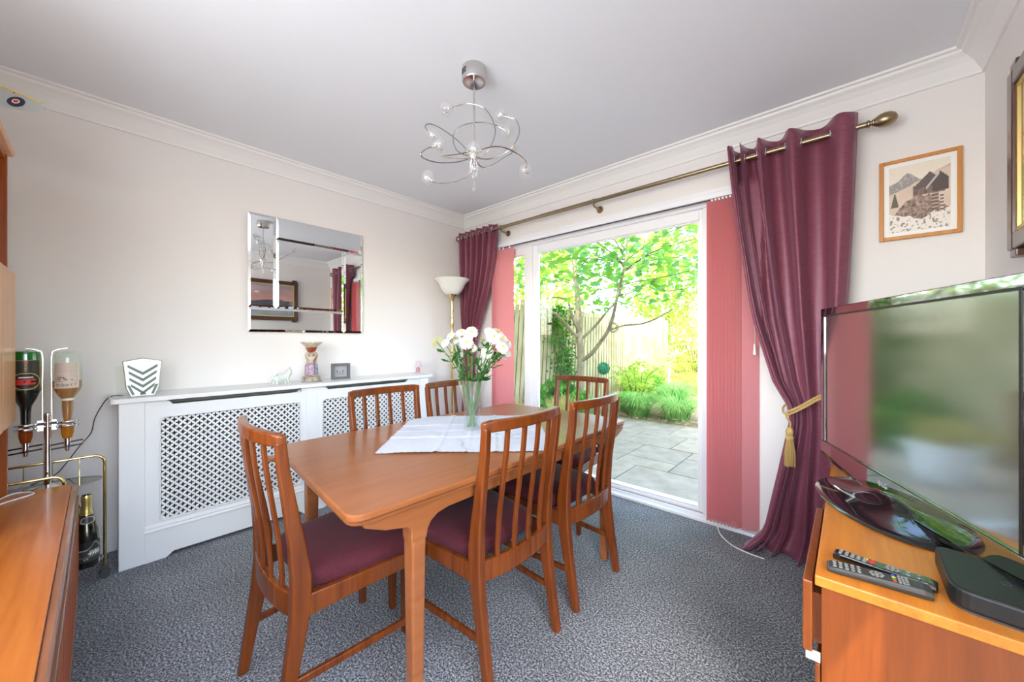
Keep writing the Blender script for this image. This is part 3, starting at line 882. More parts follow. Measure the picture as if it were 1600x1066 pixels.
def shrub(name, lab, c, r_, n, mat, sz=(0.03, 0.06), stems=5, cat='shrub'):
    t = thing(name, lab, cat, (c[0], c[1], GZ))
    m = MB()
    for i in range(stems):
        w_ = R.uniform(0, 6.28)
        m.tube([(c[0], c[1], GZ - 0.03), (c[0] + math.cos(w_) * r_[0] * 0.35, c[1] + math.sin(w_) * r_[1] * 0.35, c[2]), (c[0] + math.cos(w_) * r_[0] * 0.7, c[1] + math.sin(w_) * r_[1] * 0.7, c[2] + r_[2] * 0.5)], [0.012, 0.008, 0.003], 5)
    m.build('stem', M['twig'], t)
    m = MB(); leafcloud(m, c, r_, n, sz[0], sz[1], gate=-0.15, freq=3)
    tag(m.build('foliage', mat, t, fix=False), None, kind='stuff')
shrub('viburnum_shrub', 'leafy green shrub at the foot of the sycamore trunk', (-3.25, 4.75, 0.22), (0.30, 0.5, 0.42), 1500, M['ivy'])
shrub('spindle_shrub', 'arching green shrub leaning right in front of the fence', (-2.95, 6.75, 0.48), (0.55, 0.40, 0.34), 230, M['leafC'])
shrub('bramble_shrub', 'bright climbing shrub over the far right fence corner', (-2.7, 9.7, 0.85), (0.75, 0.8, 1.15), 2600, M['leafC'])
shrub('laurel_shrub', 'yellow green shrub at the far right of the bed', (-1.7, 9.9, 0.9), (1.0, 0.7, 1.2), 2600, M['leafC'])
shrub('privet_shrub', 'low leafy shrub against the middle of the fence', (-3.3, 7.9, 0.2), (0.4, 0.8, 0.45), 1300, M['leafA'])
# ivy on the fence
iv = thing('fence_ivy', 'green ivy climbing the fence left of the sycamore trunk', 'ivy', (-3.70, 5.3, GZ))
m = MB()
for i in range(5):
    yy = 5.35 + R.uniform(-0.3, 0.3)
    m.tube(smooth_path([(-3.72, yy, GZ), (-3.71, yy + R.uniform(-.15, .15), 0.5), (-3.71, yy + R.uniform(-.2, .2), 1.1), (-3.71, yy + R.uniform(-.25, .25), 1.6)]), [0.008, 0.004], 5)
m.build('stem', M['twig'], iv)
m = MB()
for i in range(1500):
    t = R.random()
    yy = 5.35 + math.sin(t * 5) * 0.12 + R.gauss(0, 0.13 + 0.10 * t)
    add_maple(m, (-3.70 + abs(R.gauss(0, 0.05)), yy, GZ + t * 1.85), R.uniform(0.035, 0.07), 1.4, True)
tag(m.build('foliage', M['ivy'], iv, fix=False), None, kind='stuff')

def grass_clump(name, lab, x, y, h, n, spread, mat, cat='grass', group=None):
    m = MB()
    for i in range(n):
        w_ = R.uniform(0, 6.28); r0 = R.uniform(0, 1) ** 0.5 * 0.30 * spread
        o_ = Vector((x + math.cos(w_) * r0, y + math.sin(w_) * r0, GZ - 0.01))
        w2 = w_ + R.gauss(0, 0.5); L_ = h * R.uniform(0.65, 1.15); ln = R.uniform(0.25, 1.0) * spread
        d = Vector((math.cos(w2), math.sin(w2), 0)); sd = Vector((-d.y, d.x, 0)) * R.uniform(0.004, 0.009)
        vs = []
        for k in range(5):
            t = k / 4
            c = o_ + d * (ln * t ** 1.6) + Vector((0, 0, L_ * (t - 0.62 * t * t * t)))
            wd = (1 - t) ** 0.6 + 0.04
            vs += [c - sd * wd, c + sd * wd]
        m.add(vs, [(2 * k, 2 * k + 1, 2 * k + 3, 2 * k + 2) for k in range(4)])
    tag(m.build(name, mat, loc=(x, y, GZ), fix=False), lab, cat, group=group)
for i, (x, y, h, n, sp, mt, lab) in enumerate([
    (-2.62, 6.05, 0.72, 520, 0.50, 'grass', 'green arching grass clump at the bed edge, nearest the dining chairs'),
    (-2.02, 6.12, 0.70, 560, 0.55, 'grass', 'dense green grass clump spilling onto the patio edge, rightmost of the bed'),
    (-2.95, 6.35, 0.60, 380, 0.40, 'grass', 'green grass clump behind the far chair near the trunk'),
    (-2.30, 6.75, 0.85, 520, 0.50, 'grass', 'taller green grass clump behind the patio edge clumps'),
    (-2.50, 7.65, 0.85, 420, 0.45, 'grass', 'green grass clump in the middle of the bed'),
    (-1.95, 8.10, 1.00, 420, 0.42, 'drygrass', 'sunlit yellow grass clump at the right of the bed'),
    (-2.45, 9.00, 1.00, 420, 0.45, 'drygrass', 'pale sunlit grass clump furthest back by the shrubs'),
    (-1.65, 8.85, 0.90, 380, 0.42, 'drygrass', 'bright straw coloured grass at the far right'),
    (-3.40, 5.85, 0.55, 260, 0.28, 'grass', 'green grass clump right of the trunk by the fence'),
    (-3.50, 4.20, 0.66, 260, 0.26, 'straw', 'straw coloured grass beside the fence near the door'),
]):
    grass_clump('grass_clump', lab, x, y, h, n, sp, M[mt], group='grasses in the garden bed')
pot = thing('garden_pot', 'large white round pot of ornamental grass on the patio', 'pot', (-2.60, 3.76, GZ))
MB().lathe([(0.17, 0), (0.19, 0.02), (0.225, 0.20), (0.235, 0.30), (0.252, 0.305), (0.256, 0.345), (0.25, 0.355), (0.232, 0.35), (0.225, 0.30), (0.02, 0.29)], (-2.60, 3.76, GZ), 36).build('bowl', M['pot'], pot, smooth=True)
MB().lathe([(0.226, 0.28), (0.226, 0.315), (0.001, 0.325)], (-2.60, 3.76, GZ), 24).build('soil', M['soil'], pot)
m = MB()
for i in range(420):
    w_ = R.uniform(0, 6.28); r0 = R.uniform(0, 0.19)
    o_ = Vector((-2.60 + math.cos(w_) * r0, 3.76 + math.sin(w_) * r0, GZ + 0.31))
    d = Vector((math.cos(w_), math.sin(w_), 0)); sd = Vector((-d.y, d.x, 0)) * 0.004
    ln = R.uniform(0.02, 0.16); L_ = R.uniform(0.2, 0.42); vs = []
    for k in range(5):
        t = k / 4; c = o_ + d * (ln * t * t) + Vector((0, 0, L_ * (t - 0.3 * t ** 3))); wd = (1 - t) ** 0.6 + 0.05
        vs += [c - sd * wd, c + sd * wd]
    m.add(vs, [(2 * k, 2 * k + 1, 2 * k + 3, 2 * k + 2) for k in range(4)])
tag(m.build('grass', M['straw'], pot, fix=False), 'straw coloured tufted grass', kind='stuff')

# hanging sun ornament and topiary ball in the tree
so = thing('sun_ornament', 'round grey wire sun ornament hanging from the sycamore branch', 'ornament', (-2.608, 5.124, 1.332))
c = Vector((-2.608, 5.124, 1.332)); fdir = Vector((0.45, -0.89, 0)); sdir = Vector((0.89, 0.45, 0)); up = Vector((0, 0, 1))
def ring(m, r_, t):
    P = [c + (sdir * math.cos(w_ * math.pi / 12) + up * math.sin(w_ * math.pi / 12)) * r_ for w_ in range(25)]
    m.tube(P, t, 6, caps=False)
m = MB(); ring(m, 0.052, 0.004); ring(m, 0.072, 0.004); m.build('hoop', M['framegrey'], so, smooth=True)
m = MB()
for k in range(24):
    w_ = k * math.pi / 12; d = sdir * math.cos(w_) + up * math.sin(w_); e = sdir * -math.sin(w_) + up * math.cos(w_)
    a0 = c + d * 0.05; 
    m.prism([(0.050, -0.006), (0.050, 0.006), (0.098, 0)], -0.002, 0.002, lambda u, v, w2: c + d * u + e * v + fdir * w2)
m.build('rays', M['framegrey'], so)
MB().sphere(c, 0.026, 12, 8).build('centre_ball', M['gilt'], so, smooth=True)
MB().tube([c + up * 0.07, c + up * 0.17], 0.0015, 5).build('cord', M['cable'], so)
tp = thing('topiary_ball', 'small round green topiary ball hanging in front of the fence', 'topiary', (-2.787, 5.164, 0.713))
m = MB(); c0 = Vector((-2.787, 5.164, 0.713))
m.sphere(c0, 0.075, 14, 10)
m.build('core', M['topiary'], tp, smooth=True)
m = MB()
for i in range(500):
    d = Vector((R.gauss(0, 1), R.gauss(0, 1), R.gauss(0, 1))).normalized(); a, b, n_ = leaf_frame(1)
    p_ = c0 + d * R.uniform(0.075, 0.095); m.add([p_ - a * 0.012, p_ - b * 0.007, p_ + a * 0.012 + d * 0.01, p_ + b * 0.007], [(0, 1, 2, 3)])
tag(m.build('foliage', M['topiary'], tp, fix=False), None, kind='stuff')
MB().tube([c0 + Vector((0, 0, 0.07)), (-2.79, 5.20, 1.19)], 0.0018, 5).build('cord', M['cable'], tp)

# ------------------------------------------------------------------ furniture: dining table
TZ = 0.70
KT = 1.0995
tab = thing('dining_table', 'long teak dining table with rounded corners in the middle of the room', 'table', (-1.36, 1.20, 0))
def rounded(poly, r_, n=5):
    out = []
    k = len(poly)
    for i in range(k):
        p, a, b = Vector(poly[i]), Vector(poly[i - 1]), Vector(poly[(i + 1) % k])
        da, db = (a - p).normalized(), (b - p).normalized()
        rr = r_ if not isinstance(r_, (list, tuple)) else r_[i]
        A, B = p + da * rr, p + db * rr
        for j in range(n + 1):
            t = j / n
            q = (1 - t) ** 2 * A + 2 * t * (1 - t) * p + t * t * B
            out.append((q.x, q.y))
    return out
top = rounded([(-1.790, 0.497), (-1.35, 0.455), (-0.912, 0.415), (-0.900, 0.80), (-0.902, 1.35), (-0.922, 1.966), (-1.36, 1.985), (-1.787, 1.926), (-1.800, 1.2)], [0.05, 0.2, 0.05, 0.2, 0.2, 0.035, 0.2, 0.035, 0.25])
def shrink(poly, k, c=(-1.36, 1.20)):
    return [(c[0] + (x - c[0]) * (1 - k / 0.45), c[1] + (y - c[1]) * (1 - k / 0.76)) for x, y in poly]
m = MB()
prof = [(0.004, TZ), (0.0, TZ - 0.004), (0.0, TZ - 0.015), (0.004, TZ - 0.018)]
rings = [[(x, y, z) for x, y in shrink(top, k)] for k, z in prof]
m.loft(rings)
m.build('tabletop', M['table'], tab)
m = MB(); m.loft([[(x, y, z) for x, y in shrink(top, k)] for k, z in [(0.006, TZ - 0.019), (0.002, TZ - 0.021), (0.004, TZ - 0.028), (0.022, TZ - 0.034)]])
m.build('lower_leaf', M['table'], tab)
def side_apron(x):
    near = [(0.455, TZ - 0.034), (0.46, TZ - 0.045), (0.52, TZ - 0.072), (0.585, TZ - 0.088), (0.598, TZ - 0.10), (0.600, 0.56)]
    brk = [(0.652, 0.56), (0.656, 0.585), (0.668, 0.603), (0.690, 0.617), (0.73, 0.624)]
    pts = near + brk + [(2.40 - u, v) for u, v in reversed(brk)] + [(2.40 - u, v) for u, v in reversed(near)]
    MB().prism(pts, x - 0.0245, x + 0.0245, lambda u, v, w_: (w_, u, v)).build('apron', M['table'], tab, bevel=0.004)
side_apron(-0.952)
side_apron(-1.752)
MB().box(-1.735, -0.97, 0.615, 0.64, 0.605, TZ - 0.034).build('end_apron', M['table'], tab, bevel=0.003)
MB().box(-1.735, -0.97, 1.76, 1.785, 0.605, TZ - 0.034).build('end_apron', M['table'], tab, bevel=0.003)
for (x, y) in ((-0.952, 0.626), (-1.752, 0.626), (-0.952, 1.774), (-1.752, 1.774)):
    secs = []
    for z, h in ((0.0, 0.018), (0.30, 0.0215), (0.575, 0.0245)):
        secs.append([(x - h, y - h, z), (x + h, y - h, z), (x + h, y + h, z), (x - h, y + h, z)])
    MB().loft(secs).build('leg', M['table'], tab, bevel=0.008, seg=3)

# ------------------------------------------------------------------ dining chairs (built once, facing +Y, then copied)
PY = [(0.0, -0.005), (0.10, 0.012), (0.20, 0.030), (0.30, 0.046), (0.38, 0.055), (0.46, 0.055), (0.56, 0.044), (0.68, 0.024), (0.78, 0.008), (0.865, 0.0)]
def post_y(z):
    for i in range(len(PY) - 1):
        if PY[i][0] <= z <= PY[i + 1][0]:
            t = (z - PY[i][0]) / (PY[i + 1][0] - PY[i][0])
            return lerp(PY[i][1], PY[i + 1][1], t)
    return PY[-1][1]
def bow(x, d): return -d * (1 - (x / 0.2) ** 2)
chair = thing('dining_chair', 'x', 'chair', (0, 0, 0), group='slat-back dining chairs around the table')
for s_ in (-1, 1):
    secs = []
    for z, hx, hy in [(0, .014, .015), (.10, .0145, .018), (.20, .015, .021), (.30, .016, .024), (.38, .016, .027), (.46, .016, .027), (.56, .0145, .022), (.68, .0135, .018), (.78, .013, .0155), (.862, .013, .014)]:
        x = s_ * (0.184 + 0.010 * max(0, (z - 0.4)) / 0.46); y = post_y(z)
        secs.append([(x - hx, y - hy, z), (x + hx, y - hy, z), (x + hx, y + hy, z), (x - hx, y + hy, z)])
    MB().loft(secs).build('back_post', M['chairwood'], chair, bevel=0.006, seg=3)
secs = []
for i in range(15):
    x = lerp(-0.208, 0.208, i / 14); y = bow(x, 0.034) + 0.002; h = 0.019 if 0 < i < 14 else 0.014; d = 0.0125 if 0 < i < 14 else 0.010
    secs.append([(x, y - d, .866 - h), (x, y + d, .866 - h), (x, y + d, .866 + h), (x, y - d, .866 + h)])
MB().loft(secs).build('top_rail', M['chairwood'], chair, bevel=0.006, seg=3)
secs = []
for i in range(13):
    x = lerp(-0.175, 0.175, i / 12); y = 0.048 + bow(x, 0.030)
    secs.append([(x, y - .010, .345), (x, y + .010, .345), (x, y + .010, .415), (x, y - .010, .415)])
MB().loft(secs).build('lower_back_rail', M['chairwood'], chair, bevel=0.005)
for x in (-0.114, -0.038, 0.038, 0.114):
    secs = []
    for i in range(12):
        z = lerp(0.408, 0.852, i / 11); t = i / 11
        y = lerp(0.048 + bow(x, 0.030), bow(x, 0.034) + 0.002, t) + (post_y(z) - lerp(post_y(0.408), 0.0, t)) 
        h = 0.0095
        secs.append([(x - h, y - .006, z), (x + h, y - .006, z), (x + h, y + .006, z), (x - h, y + .006, z)])
    MB().loft(secs).build('back_slat', M['chairwood'], chair, bevel=0.003)
# seat cushion
def trap(u, v):           # u,v in -1..1 superellipse outline -> seat plan
    hw = lerp(0.176, 0.226, (v + 1) / 2)
    return (u * hw, lerp(0.078, 0.470, (v + 1) / 2))
m = MB(); N = 32; rings = []
for sc, z in ((0.97, .396), (1.0, .405), (1.0, .425), (0.985, .438), (0.94, .449), (0.84, .458), (0.66, .465), (0.40, .469), (0.12, .470)):
    ring = []
    for k in range(N):
        w_ = 2 * math.pi * k / N; cx_, sx_ = math.cos(w_), math.sin(w_)
        e = 0.32
        u = math.copysign(abs(cx_) ** e, cx_) * sc; v = math.copysign(abs(sx_) ** e, sx_) * sc
        x, y = trap(u, v)
        ring.append((x, y, z))
    rings.append(ring)
m.loft(rings).build('seat', M['seat'], chair, smooth=True)
for s_ in (-1, 1):
    a, b = (s_ * 0.186, 0.06), (s_ * 0.219, 0.435)
    secs = []
    for t in (0, .25, .5, .75, 1):
        x, y = lerp(a[0], b[0], t), lerp(a[1], b[1], t); h = lerp(0.066, 0.050, t) - 0.006 * math.sin(t * math.pi)
        secs.append([(x - .011, y, .404 - h), (x + .011, y, .404 - h), (x + .011, y, .404), (x - .011, y, .404)])
    MB().loft(secs).build('side_rail', M['chairwood'], chair, bevel=0.004)
    a, b = (s_ * 0.186, 0.025), (s_ * 0.212, 0.428)
    secs = [[(lerp(a[0], b[0], t) - .007, lerp(a[1], b[1], t), .150), (lerp(a[0], b[0], t) + .007, lerp(a[1], b[1], t), .150), (lerp(a[0], b[0], t) + .007, lerp(a[1], b[1], t), .174), (lerp(a[0], b[0], t) - .007, lerp(a[1], b[1], t), .174)] for t in (0, 1)]
    MB().loft(secs).build('stretcher', M['chairwood'], chair, bevel=0.004)
    x, y = s_ * 0.214, 0.436
    secs = []
    for z, h in ((0, .0125), (.2, .0155), (.404, .018)):
        secs.append([(x - h, y - h, z), (x + h, y - h, z), (x + h, y + h, z), (x - h, y + h, z)])
    MB().loft(secs).build('leg', M['chairwood'], chair, bevel=0.006, seg=3)
MB().box(-0.20, 0.20, 0.428, 0.450, .350, .404).build('front_rail', M['chairwood'], chair, bevel=0.004)
spots = [
    (-1.362, 0.336, 0, 'teak dining chair at the near end of the table, closest to the radiator grille'),
    (-0.859, 1.022, 90, 'nearer of the two teak dining chairs on the patio door side of the table'),
    (-0.862, 1.533, 90, 'farther of the two teak dining chairs on the patio door side of the table'),
    (-1.885, 1.055, -90, 'teak dining chair backing onto the middle of the radiator cover'),
    (-1.885, 1.520, -90, 'teak dining chair by the end of the radiator cover, behind the flower vase'),
    (-1.425, 2.312, 184, 'teak dining chair at the far end of the table with its back to the garden'),
]
for i, (x, y, a, lab) in enumerate(spots):
    c_ = chair if i == 0 else copy_tree(chair)
    c_.location = (x, y, 0); c_.rotation_euler = (0, 0, rad(a)); c_['label'] = lab

# ------------------------------------------------------------------ tablecloth
CX, CY = -1.369, 1.218
n = 84; m = MB()
def cloth_z(x, y, a, b):
    z = TZ + 0.0022
    for ln, amp in ((-0.34, .005), (0.33, .0045), (0.0, .0035)):
        z += amp * math.exp(-((a - ln) / 0.022) ** 2) + amp * math.exp(-((b - ln) / 0.022) ** 2)
    z += 0.0035 * max(0, fbm(x * 7, y * 7, 3)) + 0.0012 * abs(fbm(x * 22, y * 22, 2))
    ex = max(0, x + 0.900); ex2 = max(0, -1.800 - x)
    return z - ex * 1.0 - ex2 * 0.9
for j in range(n + 1):
    for i in range(n + 1):
        a = lerp(-1, 1, i / n); b = lerp(-1, 1, j / n)
        sc = 1.0
        ea = 0.006 * abs(math.sin(j * math.pi / 3)) if i in (0, n) else 0
        eb = 0.006 * abs(math.sin(i * math.pi / 3)) if j in (0, n) else 0
        a2 = a * 0.350 + math.copysign(ea, a); b2 = b * 0.350 + math.copysign(eb, b)
        a2 += 0.004 * fbm(b * 2, 5.1, 2); b2 += 0.004 * fbm(a * 2, 9.1, 2)
        x = CX + (a2 - b2) * 0.7071; y = CY + (a2 + b2) * 0.7071
        z = cloth_z(x, y, a, b)
        if x > -0.894: x = -0.894 + (x + 0.894) * 0.45
        m.v.append((x, y, z))
for j in range(n):
    for i in range(n):
        q = j * (n + 1) + i
        m.f.append((q, q + 1, q + n + 2, q + n + 1))
cl = thing('tablecloth', 'white linen tablecloth with scalloped edge laid diagonally on the table', 'tablecloth', (CX, CY, TZ))
o = m.build('cloth', M['cloth'], cl, smooth=True, fix=False)
m = MB()
for (dx, dy, a0) in ((-0.16, -0.17, 0.3), (-0.20, 0.13, 1.9), (0.20, 0.03, 4.2), (0.02, 0.26, 5.6), (0.17, -0.20, 2.6)):
    for k in range(15):
        t = (k - 7) / 7
        x = CX + dx + math.cos(a0) * t * 0.075 + math.sin(a0) * 0.02 * math.sin(t * 4); y = CY + dy + math.sin(a0) * t * 0.075
        w_ = a0 + (1 if k % 2 else -1) * 0.9; L_, W_ = R.uniform(.006, .011), .0028
        z = TZ + 0.0085
        d = Vector((math.cos(w_), math.sin(w_), 0)); e = Vector((-d.y, d.x, 0)); c_ = Vector((x, y, z))
        m.add([c_ - d * L_, c_ - e * W_, c_ + d * L_, c_ + e * W_], [(0, 1, 2, 3)])
m.build('embroidery', M['embroid'], cl, fix=False)

# ------------------------------------------------------------------ vase of chrysanthemums
VX, VY, VZ = -1.367, 1.2215, TZ + 0.008
vase = thing('glass_vase', 'flared clear glass vase of cut flowers standing on the white tablecloth', 'vase', (VX, VY, VZ))
KV = 1.09
outer = [(0.001, 0), (0.031, 0), (0.034, 0.006), (0.033, 0.03), (0.0305, 0.075), (0.032, 0.105), (0.038, 0.14), (0.047, 0.18), (0.058, 0.222)]
inner = [(0.055, 0.222), (0.0445, 0.18), (0.0355, 0.14), (0.0295, 0.105), (0.028, 0.075), (0.030, 0.03), (0.029, 0.014), (0.001, 0.012)]
outer = [(a * KV * 1.14, b * KV) for a, b in outer]; inner = [(a * KV * 1.14, b * KV) for a, b in inner]
flute = lambda w_, z: 1 + 0.012 * math.cos(w_ * 16)
MB().lathe(outer + inner, (VX, VY, VZ), 48, wob=flute).build('glass', M['vase'], vase, smooth=True)
MB().lathe([(0.001, 0.0135), (0.0285, 0.0145), (0.0275, 0.075), (0.0288, 0.10), (0.001, 0.1005)], (VX, VY, VZ), 24).build('water', M['water'], vase, smooth=True)
FL = [(-1.317, 0.973, 1.137, 0.026, -1), (-1.32, 1.052, 1.162, 0.02, 0), (-1.311, 1.013, 1.131, 0.02, 0), (-1.315, 1.073, 1.142, 0.028, 0), (-1.297, 1.095, 1.177, 0.026, 1), (-1.179, 1.051, 1.177, 0.024, 0), (-1.187, 1.03, 1.134, 0.026, 2), (-1.338, 1.115, 1.077, 0.02, 2), (-1.222, 1.064, 1.156, 0.01, 3), (-1.2, 1.077, 1.109, 0.016, 2), (-1.28, 1.21, 1.139, 0.028, 0), (-1.176, 1.162, 1.173, 0.03, 0), (-1.205, 1.235, 1.177, 0.03, 0), (-1.142, 1.195, 1.15, 0.03, 0), (-1.147, 1.234, 1.13, 0.024, 0), (-1.095, 1.15, 1.112, 0.026, 0), (-1.146, 1.234, 1.087, 0.022, 0), (-1.213, 1.236, 1.13, 0.03, 0), (-1.195, 1.16, 1.088, 0.026, 2), (-1.172, 1.239, 1.069, 0.018, 0), (-1.229, 1.169, 1.11, 0.024, 0), (-1.111, 1.112, 1.155, 0.028, 0)]
def flower_head(r_, nrm):
    m = MB(); nrm = nrm.normalized()
    a = nrm.cross(Vector((0.3, 0.2, 1))).normalized(); b = nrm.cross(a)
    for layer, (cnt, el, ln, lift) in enumerate(((24, 0.02, 1.0, -.05), (20, 0.25, 0.86, .06), (15, 0.6, 0.62, .12), (9, 1.0, 0.38, .16))):
        for k in range(cnt):
            w_ = 2 * math.pi * (k + 0.5 * (layer % 2)) / cnt + R.uniform(-.06, .06)
            d = (a * math.cos(w_) + b * math.sin(w_)); s_ = nrm.cross(d)
            L_ = r_ * ln * R.uniform(0.9, 1.08); wd = r_ * 0.105
            def pt(t): return d * (L_ * t * math.cos(el * (1.2 - t))) + nrm * (L_ * t * math.sin(el) * 0.8 + lift * r_ - 0.10 * r_ * t * t)
            p0, p1, p2, p3 = pt(0.12), pt(0.55), pt(0.9), pt(1.0)
            m.add([p0 - s_ * wd * .5, p0 + s_ * wd * .5, p1 - s_ * wd, p1 + s_ * wd, p2 - s_ * wd * .8, p2 + s_ * wd * .8, p3], [(0, 1, 3, 2), (2, 3, 5, 4), (4, 5, 6)])
    return m
FLAB = {1: 'white chrysanthemum high at the left of the vase, just right of the side-on cream one', 2: 'white chrysanthemum low at the far left, tucked under the side-on cream one',
        3: 'large white chrysanthemum at the left, below the one with its yellow eye facing up', 5: 'white chrysanthemum at the top right of the left-hand cluster',
        6: 'white chrysanthemum facing the room in the middle of the left-hand cluster', 7: 'small white chrysanthemum hanging lowest on the left, facing the room',
        9: 'small half-open white chrysanthemum at the right edge of the left-hand cluster', 10: 'large white chrysanthemum at the left edge of the right-hand cluster',
        11: 'large white chrysanthemum at the top left of the right-hand cluster', 12: 'large white chrysanthemum at the very top of the right-hand cluster',
        13: 'large white chrysanthemum second highest on the far right of the vase', 14: 'white chrysanthemum sticking out furthest right of the vase',
        15: 'white chrysanthemum low on the right, just below the rightmost bloom', 16: 'white chrysanthemum hanging lower right, second lowest of the right-hand cluster',
        17: 'large white chrysanthemum in the middle of the right-hand cluster', 18: 'white chrysanthemum facing the room, lowest at the left of the right-hand cluster',
        19: 'smallest white chrysanthemum, lowest on the right of the vase', 20: 'white chrysanthemum low between the two clusters of blooms', 21: 'white chrysanthemum at the front of the right-hand cluster'}
LEAF2 = [(0, 0), (.18, .10), (.30, .06), (.38, .20), (.55, .13), (.66, .24), (.80, .12), (1, 0), (.80, -.12), (.66, -.24), (.55, -.13), (.38, -.20), (.30, -.06), (.18, -.10)]
camdir = lambda p_: (Vector((0, 0, 1.142)) - Vector(p_)).normalized()
for i, (x, y, z, r_, k) in enumerate(FL):
    x, y, z, r_ = x * KT, y * KT, 1.142 + (z - 1.142) * KT, r_ * KT * 1.2
    w_ = R.uniform(0, 6.28)
    hd = Vector((x - VX, y - VY, 0))
    hdn = hd.normalized() if hd.length > 0.001 else Vector((1, 0, 0))
    b0 = Vector((VX, VY, VZ + 0.016)) - hdn * 0.017 + Vector((math.cos(w_), math.sin(w_), 0)) * 0.006
    mid = Vector((VX, VY, VZ + 0.105)) + hdn * 0.012 + Vector((math.cos(w_), math.sin(w_), 0)) * 0.008
    rim = Vector((VX, VY, VZ + 0.242)) + hdn * min(0.047, hd.length * 0.6) + Vector((0, 0, 0))
    head = Vector((x, y, z))
    lab = FLAB.get(i)
    nrm = (Vector((0, 0, 0.55)) + hdn * 0.5 + camdir(head) * 0.45)
    if k == 2: nrm = camdir(head) + Vector((0, 0, 0.15))
    if k == -1: nrm = Vector((-0.55, -0.15, 0.45)); lab = 'cream chrysanthemum seen side-on, leftmost in the glass vase'
    if k == 1: nrm = Vector((0.2, -0.3, 0.75)); lab = 'white chrysanthemum with a yellow eye facing up, at the top left of the bunch'
    if k == 3: lab = 'small yellow flower bud among the white flowers in the vase'
    t = thing('chrysanthemum', lab, 'flower', b0, group=('white chrysanthemums in the vase' if k in (0, 2) else None))
    path = smooth_path([b0, mid, rim, lerp(rim, head, 0.55) + Vector((0, 0, 0.012)), head - nrm.normalized() * 0.004], 4)
    MB().tube(path, 0.0020, 6).build('stem', M['stem'], t, smooth=True)
    if k != 3:
        fm = flower_head(r_, nrm); fm.move(lambda q: q + head)
        fm.build('petals', M['petaly'] if k == -1 else M['petal'], t, fix=False)
        MB().sphere(head + nrm.normalized() * r_ * 0.18, r_ * 0.24, 10, 6).build('flower_centre', M['fcentre'], t, smooth=True)
    else:
        MB().sphere(head, 0.009, 10, 8).build('bud', M['fcentre'], t, smooth=True)
    for j in range(7):
        u = R.uniform(0.50, 0.86) if j else 0.5
        q = path[min(len(path) - 1, int(u * len(path)))]
        d = (hdn * R.uniform(-.3, 1) + Vector((R.gauss(0, .7), R.gauss(0, .7), R.uniform(-.45, .7)))).normalized()
        s_ = d.cross(Vector((R.gauss(0, .4), R.gauss(0, .4), 1))).normalized(); L_ = R.uniform(0.03, 0.062)
        nn = d.cross(s_)
        lm = MB(); pts = [q + d * (u_ * L_) + s_ * (v_ * L_) + nn * (-.25 * L_ * u_ * u_) for u_, v_ in LEAF2]
        lm.add([q + d * L_ * .5] + pts, [(0, a_ + 1, (a_ + 1) % 14 + 1) for a_ in range(14)])
        lm.build('leaf', M['fleaf'], t, fix=False)

# ------------------------------------------------------------------ radiator cover
RX = -2.68
rc = thing('radiator_cover', 'long white panelled radiator cover with pierced grilles along the mirror wall', 'radiator cover', (-2.82, 0.97, 0))
W_ = M['white']
MB().prism(rounded([(-2.969, 0.035), (-2.650, 0.035), (-2.650, 1.930), (-2.969, 1.930)], [0.001, 0.02, 0.02, 0.001], 4), 0.830, 0.852, lambda u, v, w_: (u, v, w_)).build('shelf', W_, rc, bevel=0.006, seg=3)
for y0, y1 in ((0.068, 0.086), (1.868, 1.886)):
    MB().box(-2.969, RX - 0.006, y0, y1, 0, 0.83).build('side_panel', W_, rc, bevel=0.002)
def frontp(y0, y1, z0, z1, x0=RX - 0.018, x1=RX, name='front_panel', b=0.002):
    return MB().box(x0, x1, y0, y1, z0, z1).build(name, W_, rc, bevel=b)
frontp(0.066, 0.158, 0, 0.83, RX - 0.006, RX + 0.012, 'pilaster')
frontp(0.925, 0.995, 0.15, 0.83, RX - 0.012, RX + 0.003, 'pilaster')
frontp(1.806, 1.888, 0, 0.83, RX - 0.006, RX + 0.012, 'pilaster')
